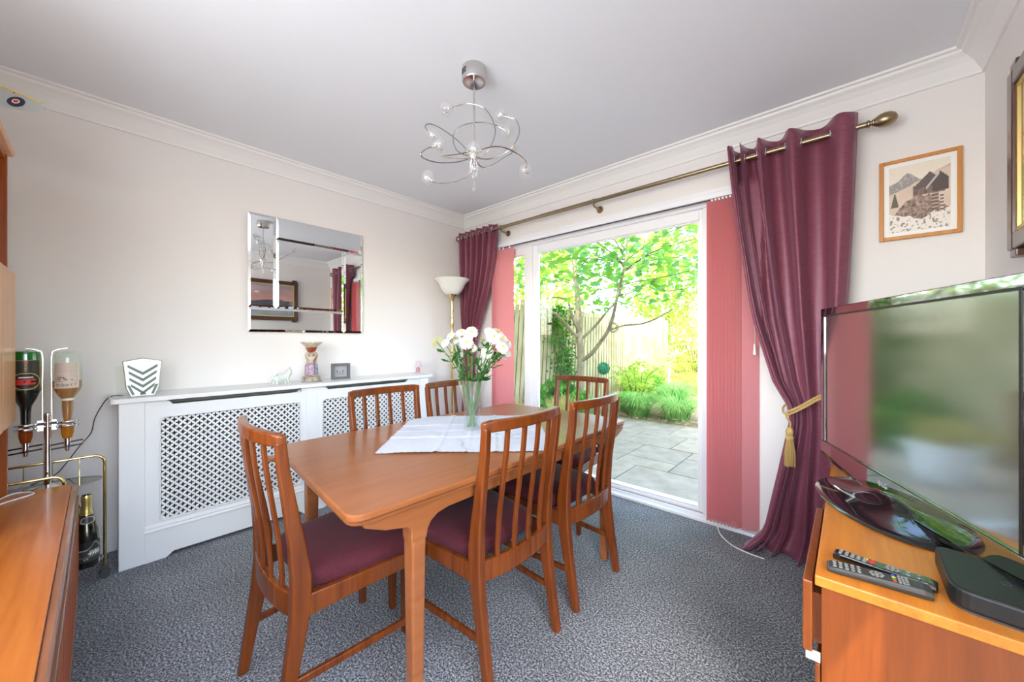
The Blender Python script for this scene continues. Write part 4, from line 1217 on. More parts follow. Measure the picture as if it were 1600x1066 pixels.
def panel_frame(y0, y1, gy0, gy1, gz0, gz1, sy0, sy1):
    """board with a rounded grille opening and an air slot under the shelf: built as four boards and corner fillets"""
    x0, x1 = RX - 0.018, RX
    m = MB()
    m.box(x0, x1, y0, gy0, 0.15, 0.83).box(x0, x1, gy1, y1, 0.15, 0.83)
    m.box(x0, x1, gy0, gy1, 0.15, gz0).box(x0, x1, gy0, gy1, gz1, 0.803)
    m.box(x0, x1, gy0, sy0, 0.803, 0.83).box(x0, x1, sy1, gy1, 0.803, 0.83)
    r_ = 0.022
    for (cy, cz, sy, sz) in ((gy0, gz0, 1, 1), (gy1, gz0, -1, 1), (gy0, gz1, 1, -1), (gy1, gz1, -1, -1)):
        pts = [(cy, cz)] + [(cy + sy * r_ * (1 - math.sin(a * math.pi / 12)), cz + sz * r_ * (1 - math.cos(a * math.pi / 12))) for a in range(7)]
        m.prism(pts, x0, x1, lambda u, v, w_: (w_, u, v))
    for (sy, e) in ((sy0, 1), (sy1, -1)):
        m.prism([(sy, 0.803), (sy + e * 0.022, 0.803), (sy, 0.828)], x0, x1, lambda u, v, w_: (w_, u, v))
    m.build('front_panel', W_, rc)
    # slim raised bead round the opening
    P = [(RX + 0.001, y, z) for y, z in rounded([(gy0 - .004, gz0 - .004), (gy1 + .004, gz0 - .004), (gy1 + .004, gz1 + .004), (gy0 - .004, gz1 + .004)], 0.022, 6)]
    MB().tube(P + [P[0]], 0.0035, 6, caps=False).build('bead', W_, rc, smooth=True)
    # pierced grille: lattice of diamonds, each with a plus-shaped hole
    g = MB(); d = 0.0176; xg = RX - 0.012
    hole = []
    for q in range(4):
        a0 = q * math.pi / 2
        for (u, v) in ((0.26, -0.26), (0.62, -0.24), (0.86, 0.0), (0.62, 0.24)):
            hole.append((math.cos(a0) * u - math.sin(a0) * v, math.sin(a0) * u + math.cos(a0) * v))
    for q in range(4): pass
    out = []
    for q in range(4):
        a0 = q * math.pi / 2
        for (u, v) in ((0.5, -0.5), (0.76, -0.24), (1.0, 0.0), (0.76, 0.24)):
            out.append((math.cos(a0) * u - math.sin(a0) * v, math.sin(a0) * u + math.cos(a0) * v))
    ny = int((gy1 - gy0) / d) + 2; nz = int((gz1 - gz0) / d) + 2
    dy = (gy1 - gy0) / round((gy1 - gy0) / (2 * d)) / 2; dz = (gz1 - gz0) / round((gz1 - gz0) / (2 * d)) / 2
    cl_ = lambda v, a, b: max(a, min(b, v))
    iy = 0
    for iy in range(0, round((gy1 - gy0) / dy) + 1):
        for iz in range(0, round((gz1 - gz0) / dz) + 1):
            if (iy + iz) % 2: continue
            cy, cz = gy0 + iy * dy, gz0 + iz * dz
            vs = [(xg, cl_(cy + u * dy, gy0, gy1), cl_(cz + v * dz, gz0, gz1)) for u, v in out]
            vs += [(xg, cl_(cy + u * dy * 0.80, gy0, gy1), cl_(cz + v * dz * 0.80, gz0, gz1)) for u, v in hole]
            g.add(vs, [(k, (k + 1) % 16, (k + 1) % 16 + 16, k + 16) for k in range(16)])
    o = g.build('grille', W_, rc, fix=False)
    sd = o.modifiers.new('thick', 'SOLIDIFY'); sd.thickness = 0.003; sd.offset = 0
panel_frame(0.158, 0.925, 0.220, 0.888, 0.200, 0.735, 0.245, 0.895)
panel_frame(0.995, 1.806, 1.032, 1.775, 0.200, 0.735, 1.045, 1.700)
sk = [(0.158, 0), (0.238, 0), (0.268, 0.024), (0.880, 0.024), (0.910, 0), (1.04, 0), (1.07, 0.024), (1.69, 0.024), (1.72, 0), (1.806, 0), (1.806, 0.148), (0.158, 0.148)]
MB().prism(sk, RX - 0.006, RX + 0.012, lambda u, v, w_: (w_, u, v)).build('skirting', W_, rc)
mo = [(RX + 0.0, 0.148), (RX + 0.014, 0.148), (RX + 0.016, 0.156), (RX + 0.009, 0.166), (RX + 0.011, 0.172), (RX + 0.002, 0.186), (RX + 0.0, 0.186)]
MB().prism(mo, 0.158, 1.806, lambda u, v, w_: (u, w_, v)).build('moulding', W_, rc)
rd = thing('radiator', 'grey ribbed radiator showing through the pierced grilles of the white cover', 'radiator', (-2.88, 0.97, 0.12))
m = MB().box(-2.925, -2.90, 0.12, 1.84, 0.12, 0.78)
for k in range(34):
    y = 0.14 + k * 0.0505
    m.prism([(-2.90, y), (-2.875, y + 0.012), (-2.875, y + 0.03), (-2.90, y + 0.042)], 0.14, 0.76, lambda u, v, w_: (u, v, w_))
m.build('panel', M['rad'], rd)
MB().box(-2.968, -2.925, 0.3, 0.34, 0.25, 0.6).box(-2.968, -2.925, 1.5, 1.54, 0.25, 0.6).build('bracket', M['rad'], rd)

# ------------------------------------------------------------------ wall mirror
mi = thing('wall_mirror', 'frameless wall mirror made of five panes with slanted edges, above the radiator cover', 'mirror', (-2.96, 1.05, 1.20))
MB().box(-2.969, -2.954, 0.665, 1.437, 1.205, 1.992).build('backing', M['framegrey'], mi)
def pane(y0, y1, z0, z1, dy=0.0, dz=0.0, b=0.016):
    x0, x1 = -2.954, -2.9455
    i = b
    e = 0.004
    vs = [(x0, y0, z0), (x0, y1, z0), (x0, y1, z1), (x0, y0, z1), (x0 + e, y0, z0), (x0 + e, y1, z0), (x0 + e, y1, z1), (x0 + e, y0, z1),
          (x1, y0 + i, z0 + i), (x1 + dy * (y1 - y0), y1 - i, z0 + i), (x1 + dy * (y1 - y0), y1 - i, z1 - i), (x1, y0 + i, z1 - i)]
    MB().add(vs, [(0, 3, 2, 1), (0, 1, 5, 4), (1, 2, 6, 5), (2, 3, 7, 6), (3, 0, 4, 7), (4, 5, 9, 8), (5, 6, 10, 9), (6, 7, 11, 10), (7, 4, 8, 11), (8, 9, 10, 11)]).build('mirror_pane', M['mirror'], mi)
pane(0.660, 0.823, 1.365, 1.995)
pane(0.824, 1.442, 1.842, 1.995)
pane(1.291, 1.442, 1.200, 1.841)
pane(0.660, 1.290, 1.200, 1.364)
pane(0.824, 1.290, 1.365, 1.841)

# ------------------------------------------------------------------ things on the radiator cover
SZ = 0.852
o_ = thing('shield_ornament', 'silver shield-shaped ornament with dark chevron inlays at the left end of the shelf', 'ornament', (-2.745, 0.155, SZ))
shp = [(-0.045, 0.0), (0.045, 0.0), (0.062, 0.045), (0.066, 0.105), (0.074, 0.182), (0.035, 0.190), (0.0, 0.198), (-0.035, 0.190), (-0.074, 0.182), (-0.066, 0.105), (-0.062, 0.045)]
em = lambda u, v, w_: (-2.745 + w_ - 0.10 * v, 0.155 + u, SZ + v)
MB().prism(shp, -0.018, 0.018, em).build('plate', M['silver'], o_, bevel=0.003)
for k, (h, wd) in enumerate(((0.165, 0.056), (0.132, 0.052), (0.099, 0.050), (0.066, 0.044))):
    MB().prism([(-wd, h), (0, h - 0.040), (wd, h), (wd, h - 0.014), (0, h - 0.056), (-wd, h - 0.014)], 0.016, 0.0235, em).build('inlay', M['dkinlay'], o_)
for s_ in (-1, 1):
    MB().prism([(s_ * 0.058, 0.06), (s_ * 0.048, 0.06), (s_ * 0.030, 0.012), (s_ * 0.040, 0.008)], 0.016, 0.0235, em).build('inlay', M['dkinlay'], o_)
MB().prism([(-0.012, 0.008), (0.012, 0.008), (0.008, 0.022), (-0.008, 0.022)], 0.016, 0.0235, em).build('inlay', M['dkinlay'], o_)
ac = MB().prism(rounded([(0.062, SZ), (0.135, SZ), (0.135, SZ + 0.150), (0.055, SZ + 0.158)], 0.006, 3), -2.815, -2.80, lambda u, v, w_: (w_, u, v)).build('acrylic_block', M['acrylic'], loc=(-2.81, 0.095, SZ))
tag(ac, 'clear acrylic block standing behind the silver shield ornament', 'ornament')
cb = MB().tube(smooth_path([(-2.80, 0.085, SZ + 0.004), (-2.80, 0.05, SZ + 0.006), (-2.83, 0.022, 0.83), (-2.86, -0.012, 0.747), (-2.86, -0.026, 0.672), (-2.86, -0.062, 0.616), (-2.84, -0.108, 0.538), (-2.76, -0.14, 0.510), (-2.66, -0.20, 0.509)], 6), 0.0022, 6).build('power_cable', M['cable'], loc=(-2.80, 0.05, SZ), smooth=True)
tag(cb, 'thin black cable running from the shelf down to the drinks trolley', 'cable')

def skin_mesh(name, verts, edges, radii, mat, parent=None, loc=None, sub=2):
    me = bpy.data.meshes.new(name); me.from_pydata([tuple(v) for v in verts], edges, [])
    ob = bpy.data.objects.new(name, me); COL.objects.link(ob)
    sk_ = ob.modifiers.new('skin', 'SKIN')
    for i, r_ in enumerate(radii):
        sv = me.skin_vertices[0].data[i]; rr = r_ if isinstance(r_, tuple) else (r_, r_)
        sv.radius = rr; sv.use_root = (i == 0)
    ss = ob.modifiers.new('sub', 'SUBSURF'); ss.levels = sub; ss.render_levels = sub
    me.materials.append(mat)
    bpy.context.view_layer.update()
    dg = bpy.context.evaluated_depsgraph_get()
    m2_ = bpy.data.meshes.new_from_object(ob.evaluated_get(dg))
    for p in m2_.polygons: p.use_smooth = True
    ob.modifiers.clear(); ob.data = m2_
    if not m2_.materials: m2_.materials.append(mat)
    if parent is not None: ob.parent = parent
    if loc: ob.location = loc
    return ob
cat = thing('cat_figurine', 'small white porcelain cat walking with raised head, on the shelf left of the figure column', 'figurine', (-2.76, 0.80, SZ))
s_ = 1.0
V = [(0, .000, .052), (0, .030, .054), (0, -.030, .050), (0, .042, .068), (0, .050, .086), (0, .064, .083),
     (.010, .034, .030), (.010, .046, .004), (-.010, .032, .030), (-.010, .028, .004),
     (.011, -.030, .030), (.011, -.022, .020), (.011, -.030, .004), (-.011, -.032, .030), (-.011, -.040, .020), (-.011, -.046, .004),
     (0, -.048, .052), (0, -.058, .030), (0, -.060, .010)]
E_ = [(0, 1), (0, 2), (1, 3), (3, 4), (4, 5), (1, 6), (6, 7), (1, 8), (8, 9), (2, 10), (10, 11), (11, 12), (2, 13), (13, 14), (14, 15), (2, 16), (16, 17), (17, 18)]
RR_ = [.017, .015, .018, .011, .022, .012, .0065, .005, .0065, .005, .008, .006, .005, .008, .006, .005, .005, .004, .003]
skin_mesh('body', V, E_, [q * 1.35 for q in RR_], M['porcelain'], cat)
for sx in (-1, 1):
    c_ = MB(); c_.prism([(-.006, 0), (.006, 0), (0, .016)], -.002, .002, lambda u, v, w_: (-2.76 + sx * 0.009 + u, 0.80 + .052 + w_, SZ + .101 + v)); c_.build('ear', M['porcelain'], cat, bevel=0.001)

cf = thing('figure_column', 'pottery column of draped women holding up a rust coloured bowl, on the shelf', 'figurine', (-2.80, 1.0, SZ))
FX, FY = -2.80, 1.0
MB().lathe([(0.066, 0), (0.067, 0.006), (0.060, 0.010), (0.055, 0.028), (0.056, 0.030), (0.058, 0.036), (0.050, 0.040), (0.043, 0.050), (0.035, 0.055)], (FX, FY, SZ), 32, wob=lambda w_, z: 1 + (0.02 * math.cos(w_ * 20) if 0.01 < z < 0.03 else 0)).build('base', M['stone'], cf, smooth=True)
MB().lathe([(0.016, 0.05), (0.014, 0.20), (0.020, 0.215)], (FX, FY, SZ), 16).build('column', M['cream'], cf, smooth=True)
MB().lathe([(0.016, 0.205), (0.026, 0.215), (0.034, 0.232), (0.036, 0.242)], (FX, FY, SZ), 32).build('bowl_base', M['rust'], cf, smooth=True)
MB().lathe([(0.036, 0.242), (0.048, 0.256), (0.063, 0.268), (0.068, 0.272), (0.068, 0.280), (0.062, 0.280), (0.045, 0.262), (0.02, 0.25), (0.001, 0.248)], (FX, FY, SZ), 36).build('bowl', M['cream'], cf, smooth=True)
for k, (w_, mt) in enumerate(((-0.35, 'mauve'), (1.7, 'bluegrey'), (3.8, 'mauve'))):
    bx_, by_ = FX + 0.024 * math.cos(w_), FY + 0.024 * math.sin(w_)
    fold = lambda a, z, k=k: 1 + 0.10 * math.cos(a * 7 + z * 60 + k) + 0.05 * math.cos(a * 13)
    MB().lathe([(0.020, 0.050), (0.021, 0.06), (0.019, 0.09), (0.018, 0.115), (0.012, 0.130), (0.010, 0.135)], (bx_, by_, SZ), 28, wob=fold).build('gown', M[mt], cf, smooth=True)
    base_v = [(0, 0, .128), (0, 0, .148), (0, 0, .168), (0, 0, .178), (0, 0, .194)]
    t_ = Vector((-math.sin(w_), math.cos(w_), 0)); o2 = Vector((math.cos(w_), math.sin(w_), 0))
    V = [Vector(q) for q in base_v] + [t_ * .015 + Vector((0, 0, .168)), t_ * .030 + Vector((0, 0, .186)) + o2 * .004, t_ * .012 + Vector((0, 0, .212)) - o2 * .004,
         -t_ * .015 + Vector((0, 0, .168)), -t_ * .030 + Vector((0, 0, .186)) + o2 * .004, -t_ * .012 + Vector((0, 0, .212)) - o2 * .004]
    skin_mesh('figure', [v + Vector((bx_ - FX, by_ - FY, 0)) for v in V], [(0, 1), (1, 2), (2, 3), (3, 4), (2, 5), (5, 6), (6, 7), (2, 8), (8, 9), (9, 10)],
              [q * 1.3 for q in (.010, .011, .010, .005, .0095, .006, .0045, .004, .006, .0045, .004)], M['cream'] if k != 1 else M['skin'], cf, sub=1)
fr = thing('box_frame', 'small square grey box frame with tiny cut-out figures, on the shelf', 'picture frame', (-2.83, 1.217, SZ))
YA, YB_ = 1.151, 1.283
m = MB(); x0, x1 = -2.845, -2.815
m.box(x0, x1, YA, YA + .018, SZ, SZ + .118).box(x0, x1, YB_ - .018, YB_, SZ, SZ + .118).box(x0, x1, YA + .018, YB_ - .018, SZ, SZ + .018).box(x0, x1, YA + .018, YB_ - .018, SZ + .100, SZ + .118)
m.build('frame', M['framegrey'], fr, bevel=0.002)
MB().box(-2.844, -2.838, YA + .018, YB_ - .018, SZ + .018, SZ + .100).build('mount', mk('lilac_grey_mount', (0.42, 0.40, 0.43), 0.8), fr)
for (u, v, h, wd) in ((.042, .050, .018, .004), (.063, .046, .012, .004), (.084, .050, .018, .004), (.047, .032, .011, .003), (.064, .031, .010, .003), (.083, .032, .011, .003)):
    m = MB().lathe([(wd, 0), (wd * .6, h * .6), (0.0005, h * .72)], (-2.834, YA + u, SZ + v), 8).sphere((-2.834, YA + u, SZ + v + h * .82), wd * .7, 8, 6)
    m.build('paper_figure', M['darkgrey'], fr)
ml = thing('miniature_lamp', 'tiny ornamental lamp with lace shade and red base at the far end of the shelf', 'ornament', (-2.82, 1.885, SZ))
MB().lathe([(0.036, 0), (0.038, 0.004), (0.034, 0.008), (0.018, 0.010)], (-2.82, 1.885, SZ), 24).build('saucer', M['shade'], ml, smooth=True)
MB().lathe([(0.016, 0.010), (0.019, 0.020), (0.017, 0.042), (0.007, 0.052), (0.006, 0.062)], (-2.82, 1.885, SZ), 20).build('body', mk('red_pattern_glaze', (0.38, 0.05, 0.07), 0.3, vary=(90, (0.72, 0.5, 0.5))), ml, smooth=True)
MB().lathe([(0.035, 0.058), (0.034, 0.060), (0.020, 0.112), (0.018, 0.112), (0.032, 0.060)], (-2.82, 1.885, SZ), 40, wob=lambda w_, z: 1 + 0.05 * math.cos(w_ * 20)).build('lamp_shade', M['shade'], ml, smooth=True)

# ------------------------------------------------------------------ ceiling lamp
LX, LY = -1.291, 1.166
lamp = thing('ceiling_lamp', 'chrome ceiling lamp with looping arms and crystal glass balls', 'lamp', (LX, LY, 2.30))
MB().lathe([(0.056, 2.400), (0.056, 2.342), (0.053, 2.336), (0.046, 2.335), (0.030, 2.342), (0.001, 2.345)], (LX, LY, 0), 40).build('ceiling_rose', M['brushed'], lamp, smooth=True)
for k in range(3):
    w_ = YAW + rad(200) ; 
    P = [Vector((LX + 0.0565 * math.cos(w_ + rad(a)), LY + 0.0565 * math.sin(w_ + rad(a)), 2.378 - k * 0.009)) for a in range(0, 36, 5)]
    MB().tube(P, 0.0022, 5).build('vent_slot', M['black'], lamp)
MB().tube([(LX, LY, 2.345), (LX, LY, 1.99)], 0.0045, 10).build('rod', M['brushed'], lamp, smooth=True)
MB().lathe([(0.001, 2.012), (0.010, 2.012), (0.014, 2.004), (0.030, 1.998), (0.031, 1.984), (0.026, 1.974), (0.001, 1.972)], (LX, LY, 0), 28).build('hub', M['chrome'], lamp, smooth=True)
BALLS = [(-1.376, 1.074, 2.208), (-1.149, 1.199, 2.14), (-1.185, 1.275, 2.116), (-1.305, 1.449, 2.144), (-1.486, 1.083, 2.128), (-1.337, 1.002, 1.999), (-1.118, 1.011, 1.907), (-1.108, 1.317, 1.922), (-1.44, 1.017, 1.893)]
ARMS = [
 [(-1.289, 1.153, 1.984), (-1.226, 1.183, 1.998), (-1.196, 1.21, 2.094), (-1.234, 1.19, 2.196), (-1.296, 1.147, 2.232), (-1.346, 1.102, 2.22), (-1.376, 1.074, 2.208)],
 [(-1.289, 1.153, 1.984), (-1.187, 1.165, 1.949), (-1.097, 1.192, 1.966), (-1.064, 1.222, 2.035), (-1.083, 1.232, 2.102), (-1.113, 1.218, 2.125), (-1.149, 1.199, 2.14)],
 [(-1.289, 1.153, 1.984), (-1.355, 1.121, 2.024), (-1.378, 1.113, 2.092), (-1.356, 1.133, 2.143), (-1.296, 1.188, 2.164), (-1.24, 1.238, 2.155), (-1.185, 1.275, 2.116)],
 [(-1.289, 1.153, 1.984), (-1.303, 1.248, 1.974), (-1.298, 1.388, 2.076), (-1.31, 1.444, 2.117), (-1.305, 1.449, 2.144)],
 [(-1.289, 1.153, 1.984), (-1.347, 1.141, 2.059), (-1.42, 1.116, 2.13), (-1.482, 1.087, 2.178), (-1.509, 1.062, 2.184), (-1.516, 1.056, 2.165), (-1.486, 1.083, 2.128)],
 [(-1.289, 1.153, 1.984), (-1.324, 1.095, 1.954), (-1.356, 1.012, 1.932), (-1.368, 0.947, 1.93), (-1.362, 0.926, 1.942), (-1.358, 0.956, 1.974), (-1.337, 1.002, 1.999)],
 [(-1.289, 1.153, 1.984), (-1.236, 1.04, 1.92), (-1.216, 0.923, 1.879), (-1.12, 0.942, 1.867), (-1.118, 1.011, 1.907)],
 [(-1.289, 1.153, 1.984), (-1.164, 1.104, 1.961), (-1.079, 1.114, 1.946), (-1.063, 1.196, 1.947), (-1.08, 1.289, 1.947), (-1.108, 1.317, 1.922)],
 [(-1.289, 1.153, 1.984), (-1.308, 1.163, 1.923), (-1.353, 1.123, 1.887), (-1.391, 1.075, 1.871), (-1.416, 1.039, 1.869), (-1.44, 1.017, 1.893)],
]
for b_, a_ in zip(BALLS, ARMS):
    P = smooth_path(a_, 8)
    a = MB().tube(P[:-3], 0.0026, 6).build('arm', M['wire'], lamp, smooth=True)
    MB().tube([P[-6], P[-4], P[-2]], [0.0045, 0.0065, 0.0055], 10).build('bulb_holder', M['chrome'], a, smooth=True)
    n_ = 16; m = MB().sphere(b_, 0.031, n_, 12)
    m.move(lambda q: Vector(b_) + (q - Vector(b_)) * (1 + 0.05 * math.sin(q.x * 260) * math.cos(q.y * 240 + q.z * 210)))
    m.build('glass_ball', M['bulbglass'], lamp, smooth=True)
    m = MB()
    for k in range(7):
        r1 = R.uniform(0.010, 0.024); ax = Vector((R.gauss(0, 1), R.gauss(0, 1), R.gauss(0, 1))).normalized(); e = ax.cross(Vector((0.1, 0.3, 1))).normalized(); g = ax.cross(e)
        m.tube([Vector(b_) + (e * math.cos(w_ * 0.7) + g * math.sin(w_ * 0.7)) * r1 for w_ in range(6)], 0.0012, 4)
    m.build('bulb_filament_wire', M['chrome'], lamp, smooth=True)
m = MB()
for k in range(26):
    w_ = R.uniform(0, 6.28); r1 = R.uniform(0.004, 0.022)
    p = Vector((LX + r1 * math.cos(w_), LY + r1 * math.sin(w_), 1.973)); q = p + Vector((R.gauss(0, .008), R.gauss(0, .008), -R.uniform(0.03, 0.085)))
    m.tube([p, (p + q) / 2 + Vector((R.gauss(0, .004), R.gauss(0, .004), 0)), q], 0.0009, 4)
m.build('bead_strings', M['chrome'], lamp)
m = MB()
for k in range(40):
    w_ = R.uniform(0, 6.28); r1 = R.uniform(0.004, 0.024); m.sphere((LX + r1 * math.cos(w_), LY + r1 * math.sin(w_), R.uniform(1.895, 1.968)), 0.0042, 6, 4)
m.build('crystal_beads', M['bulbglass'], lamp, smooth=True)
MB().tube([(LX, LY, 1.973), (LX, LY, 1.850)], 0.0009, 5).build('chain', M['chrome'], lamp)
MB().sphere((LX, LY, 1.842), 0.010, 10, 8).sphere((LX, LY, 1.868), 0.005, 8, 6).build('crystal_drop', M['bulbglass'], lamp, smooth=True)

# ------------------------------------------------------------------ floor lamp in the corner
UX, UY = -2.795, 2.245
fl = thing('floor_lamp', 'brass uplighter floor lamp with a white glass bowl in the corner by the curtain', 'lamp', (UX, UY, 0))
MB().lathe([(0.13, 0), (0.13, 0.012), (0.115, 0.022), (0.05, 0.034), (0.022, 0.05), (0.014, 0.07)], (UX, UY, 0), 36).build('base', M['brass'], fl, smooth=True)
MB().tube([(UX, UY, 0.06), (UX, UY, 1.18)], 0.011, 12).build('pole', M['brass'], fl, smooth=True)
MB().lathe([(0.011, 1.16), (0.017, 1.175), (0.012, 1.19), (0.010, 1.24), (0.016, 1.29), (0.019, 1.32), (0.013, 1.36), (0.009, 1.40), (0.015, 1.43), (0.013, 1.45), (0.010, 1.50), (0.016, 1.53), (0.024, 1.555), (0.040, 1.565), (0.045, 1.575)], (UX, UY, 0), 24).build('turned_stem', M['brass'], fl, smooth=True)
MB().lathe([(0.035, 1.572), (0.062, 1.580), (0.090, 1.605), (0.108, 1.64), (0.125, 1.675), (0.158, 1.708), (0.165, 1.718), (0.161, 1.722), (0.120, 1.682), (0.10, 1.64), (0.085, 1.612), (0.055, 1.588), (0.03, 1.582)], (UX, UY, 0), 48).build('glass_bowl', M['opal'], fl, smooth=True)

# ------------------------------------------------------------------ curtain rail and curtains
CYR, CZR = 2.45, 2.168
rl = thing('curtain_rail', 'antique brass curtain pole with egg-shaped finials above the patio door', 'curtain rail', (-1.43, CYR, CZR))
MB().tube([(-2.925, CYR, CZR), (0.060, CYR, CZR)], 0.0135, 16).build('pole', M['antique'], rl, smooth=True)
MB().tube([(-1.9, CYR, CZR), (-1.38, CYR, CZR)], 0.0155, 16).build('pole_sleeve', M['antique'], rl, smooth=True)
rx = Matrix.Rotation(rad(90), 3, 'Y')
for sx, x0 in ((1, 0.058), (-1, -2.902)):
    pr = [(0.013, 0), (0.018, 0.004), (0.018, 0.010), (0.011, 0.014), (0.011, 0.018), (0.016, 0.021), (0.016, 0.025), (0.020, 0.030), (0.029, 0.045), (0.033, 0.062), (0.031, 0.080), (0.022, 0.097), (0.008, 0.105), (0.001, 0.106)]
    if sx < 0: pr = [(a, b * 0.62) for a, b in pr]
    m = MB().lathe(pr, (0, 0, 0), 28, rot=rx)
    m.move(lambda q: Vector((x0 + sx * q.x, CYR + q.y, CZR + q.z)))
    m.build('finial', M['antique'], rl, smooth=True)
for x in (-2.35, -1.405, -0.03 + 0.12):
    m = MB().tube(smooth_path([(x, YW - 0.004, CZR - 0.035), (x, CYR + 0.045, CZR - 0.035), (x, CYR + 0.012, CZR - 0.030), (x, CYR, CZR - 0.014)]), 0.008, 10)
    m.tube([(x, YW - 0.001, CZR - 0.035), (x, YW - 0.014, CZR - 0.035)], [0.028, 0.022], 20)
    m.torus((x, CYR, CZR), 0.0165, 0.004, 'X', 20, 8)
    if x < 0: m.build('bracket', M['antique'], rl, smooth=True)

def curtain(name, lab, rows, nf, gamma, seed, amp_end=0.055, ring_side=1):
    rr = random.Random(seed)
    t = thing(name, lab, 'curtain', ((rows[-1][1] + rows[-1][2]) / 2, CYR, 0.0))
    n = int(nf * 16); H_ = 70
    zs = [r_[0] for r_ in rows]
    ph = [rr.uniform(-.25, .25) for _ in range(int(nf) + 3)]
    wfold = [rr.uniform(.75, 1.25) for _ in range(int(nf) + 3)]
    def row(z):
        for i in range(len(rows) - 1):
            a, b = rows[i], rows[i + 1]
            if a[0] >= z >= b[0]:
                s_ = (a[0] - z) / (a[0] - b[0]); s_ = s_
                return [lerp(p, q, s_) for p, q in zip(a, b)]
        return rows[-1]
    m = MB(); eye = []
    def X_of(u, xl, xr): return lerp(xl, xr, u ** gamma)
    for j in range(H_ + 1):
        z = lerp(zs[0], zs[-1], j / H_)
        _, xl, xr, yc, amp = row(z)
        down = j / H_
        for i in range(n + 1):
            u = i / n; k = u * nf
            a = 2 * math.pi * k
            i0 = int(k); am = amp * lerp(wfold[i0], wfold[i0 + 1], k - i0)
            s_ = math.sin(a)
            yv = yc - am * (math.copysign(abs(s_) ** 0.7, s_)) 
            yv += am * 0.35 * down * math.sin(a * 2 + ph[i0] * 6 + z * 2.0)
            x = X_of(u, xl, xr) + 0.010 * down * math.sin(k * 5 + z * 3) + 0.55 * am * math.cos(a) * (0.25 + 0.5 * down)
            zz = z
            if j == 0: zz += 0.004 * math.sin(a * 2)
            if z < 0.10:
                yv -= (0.10 - z) * 0.35 * abs(math.sin(a * .5 + ph[0])); zz = max(0.006 + 0.004 * math.sin(k * 4), z)
                x -= (0.10 - z) * 0.5 * (1 - u)
            yv = min(yv, 2.466 if (-2.54 < x < -0.355 and z < 2.07) else 2.538)
            m.v.append((x, yv, zz))
    for j in range(H_):
        for i in range(n):
            q = j * (n + 1) + i
            m.f.append((q, q + 1, q + n + 2, q + n + 1))
    fab = m.build('fabric', M['curtain'], t, smooth=False, fix=False)
    for p in fab.data.polygons: p.use_smooth = True
    sd = fab.modifiers.new('thick', 'SOLIDIFY'); sd.thickness = 0.003; sd.offset = 0
    _, xl, xr, yc, amp = row(CZR)
    for k in range(1, int(2 * nf)):
        u = k / (2 * nf); x = X_of(u, xl, xr) + 0.55 * amp * math.cos(math.pi * k) * 0.25
        MB().torus((x, CYR, CZR), 0.021, 0.0042, 'X', 22, 8).build('eyelet', M['chrome'], t, smooth=True)
    return t
cr = curtain('curtain', 'long plum satin eyelet curtain gathered by a gold tieback, right of the patio door',
        [(2.238, -.512, .036, CYR, .064), (2.0, -.490, .030, CYR, .066), (1.79, -.464, .022, CYR, .064), (1.39, -.407, .006, CYR, .055), (1.256, -.384, -.002, CYR, .048), (.924, -.296, -.035, 2.44, .026), (.80, -.232, -.062, 2.435, .021), (.722, -.222, -.062, 2.435, .021), (.443, -.268, -.048, 2.435, .036), (.15, -.325, -.03, 2.43, .045), (.0, -.375, -.02, 2.42, .050)],
        5.5, 2.5, 4)
cl2 = curtain('curtain', 'plum satin eyelet curtain in the left corner behind the floor lamp',
        [(2.215, -2.918, -2.405, CYR, .036), (1.92, -2.912, -2.42, CYR, .034), (1.63, -2.895, -2.500, CYR, .032), (1.457, -2.89, -2.575, CYR, .030), (1.216, -2.875, -2.675, 2.455, .024), (1.06, -2.865, -2.72, 2.46, .020), (.9, -2.86, -2.735, 2.46, .020), (.5, -2.86, -2.66, 2.45, .030), (.0, -2.87, -2.60, 2.44, .036)],
        6, 1.0, 9)
tbk = thing('curtain_tieback', 'twisted gold rope tieback with a long tassel round the right curtain', 'tieback', (-0.222, 2.385, 0.78))
def rope(pts, r_=0.0055):
    P = smooth_path(pts, 10)
    m = MB()
    for ph_ in (0, 2.094, 4.189):
        Q = []
        for i, p in enumerate(P):
            d = (P[min(i + 1, len(P) - 1)] - P[max(i - 1, 0)]).normalized()
            a = d.cross(Vector((0.05, 0.1, 1))).normalized(); b = d.cross(a)
            w_ = i * 0.9 + ph_
            Q.append(p + (a * math.cos(w_) + b * math.sin(w_)) * r_ * 0.55)
        m.tube(Q, r_ * 0.62, 6)
    m.build('rope', M['gold'], tbk, smooth=True)
rope([(-0.235, 2.372, 0.775), (-0.180, 2.362, 0.815), (-0.125, 2.362, 0.860), (-0.06, 2.372, 0.905), (-0.025, 2.42, 0.930), (-0.02, 2.52, 0.94)])
rope([(-0.238, 2.372, 0.758), (-0.180, 2.358, 0.800), (-0.125, 2.356, 0.845), (-0.06, 2.366, 0.890), (-0.022, 2.42, 0.915), (-0.015, 2.52, 0.925)])
rope([(-0.232, 2.370, 0.785), (-0.243, 2.368, 0.765), (-0.238, 2.366, 0.742), (-0.226, 2.366, 0.722), (-0.226, 2.366, 0.692)], 0.004)
rope([(-0.238, 2.376, 0.758), (-0.262, 2.42, 0.77), (-0.25, 2.48, 0.80), (-0.12, 2.52, 0.87), (-0.015, 2.53, 0.93)], 0.0045)
TXY = (-0.228, 2.366)
MB().lathe([(0.006, 0.698), (0.014, 0.690), (0.018, 0.678), (0.017, 0.664), (0.013, 0.655), (0.018, 0.650), (0.018, 0.640), (0.014, 0.636)], (*TXY, 0), 20).build('tassel_head', M['gold'], tbk, smooth=True)
m = MB()
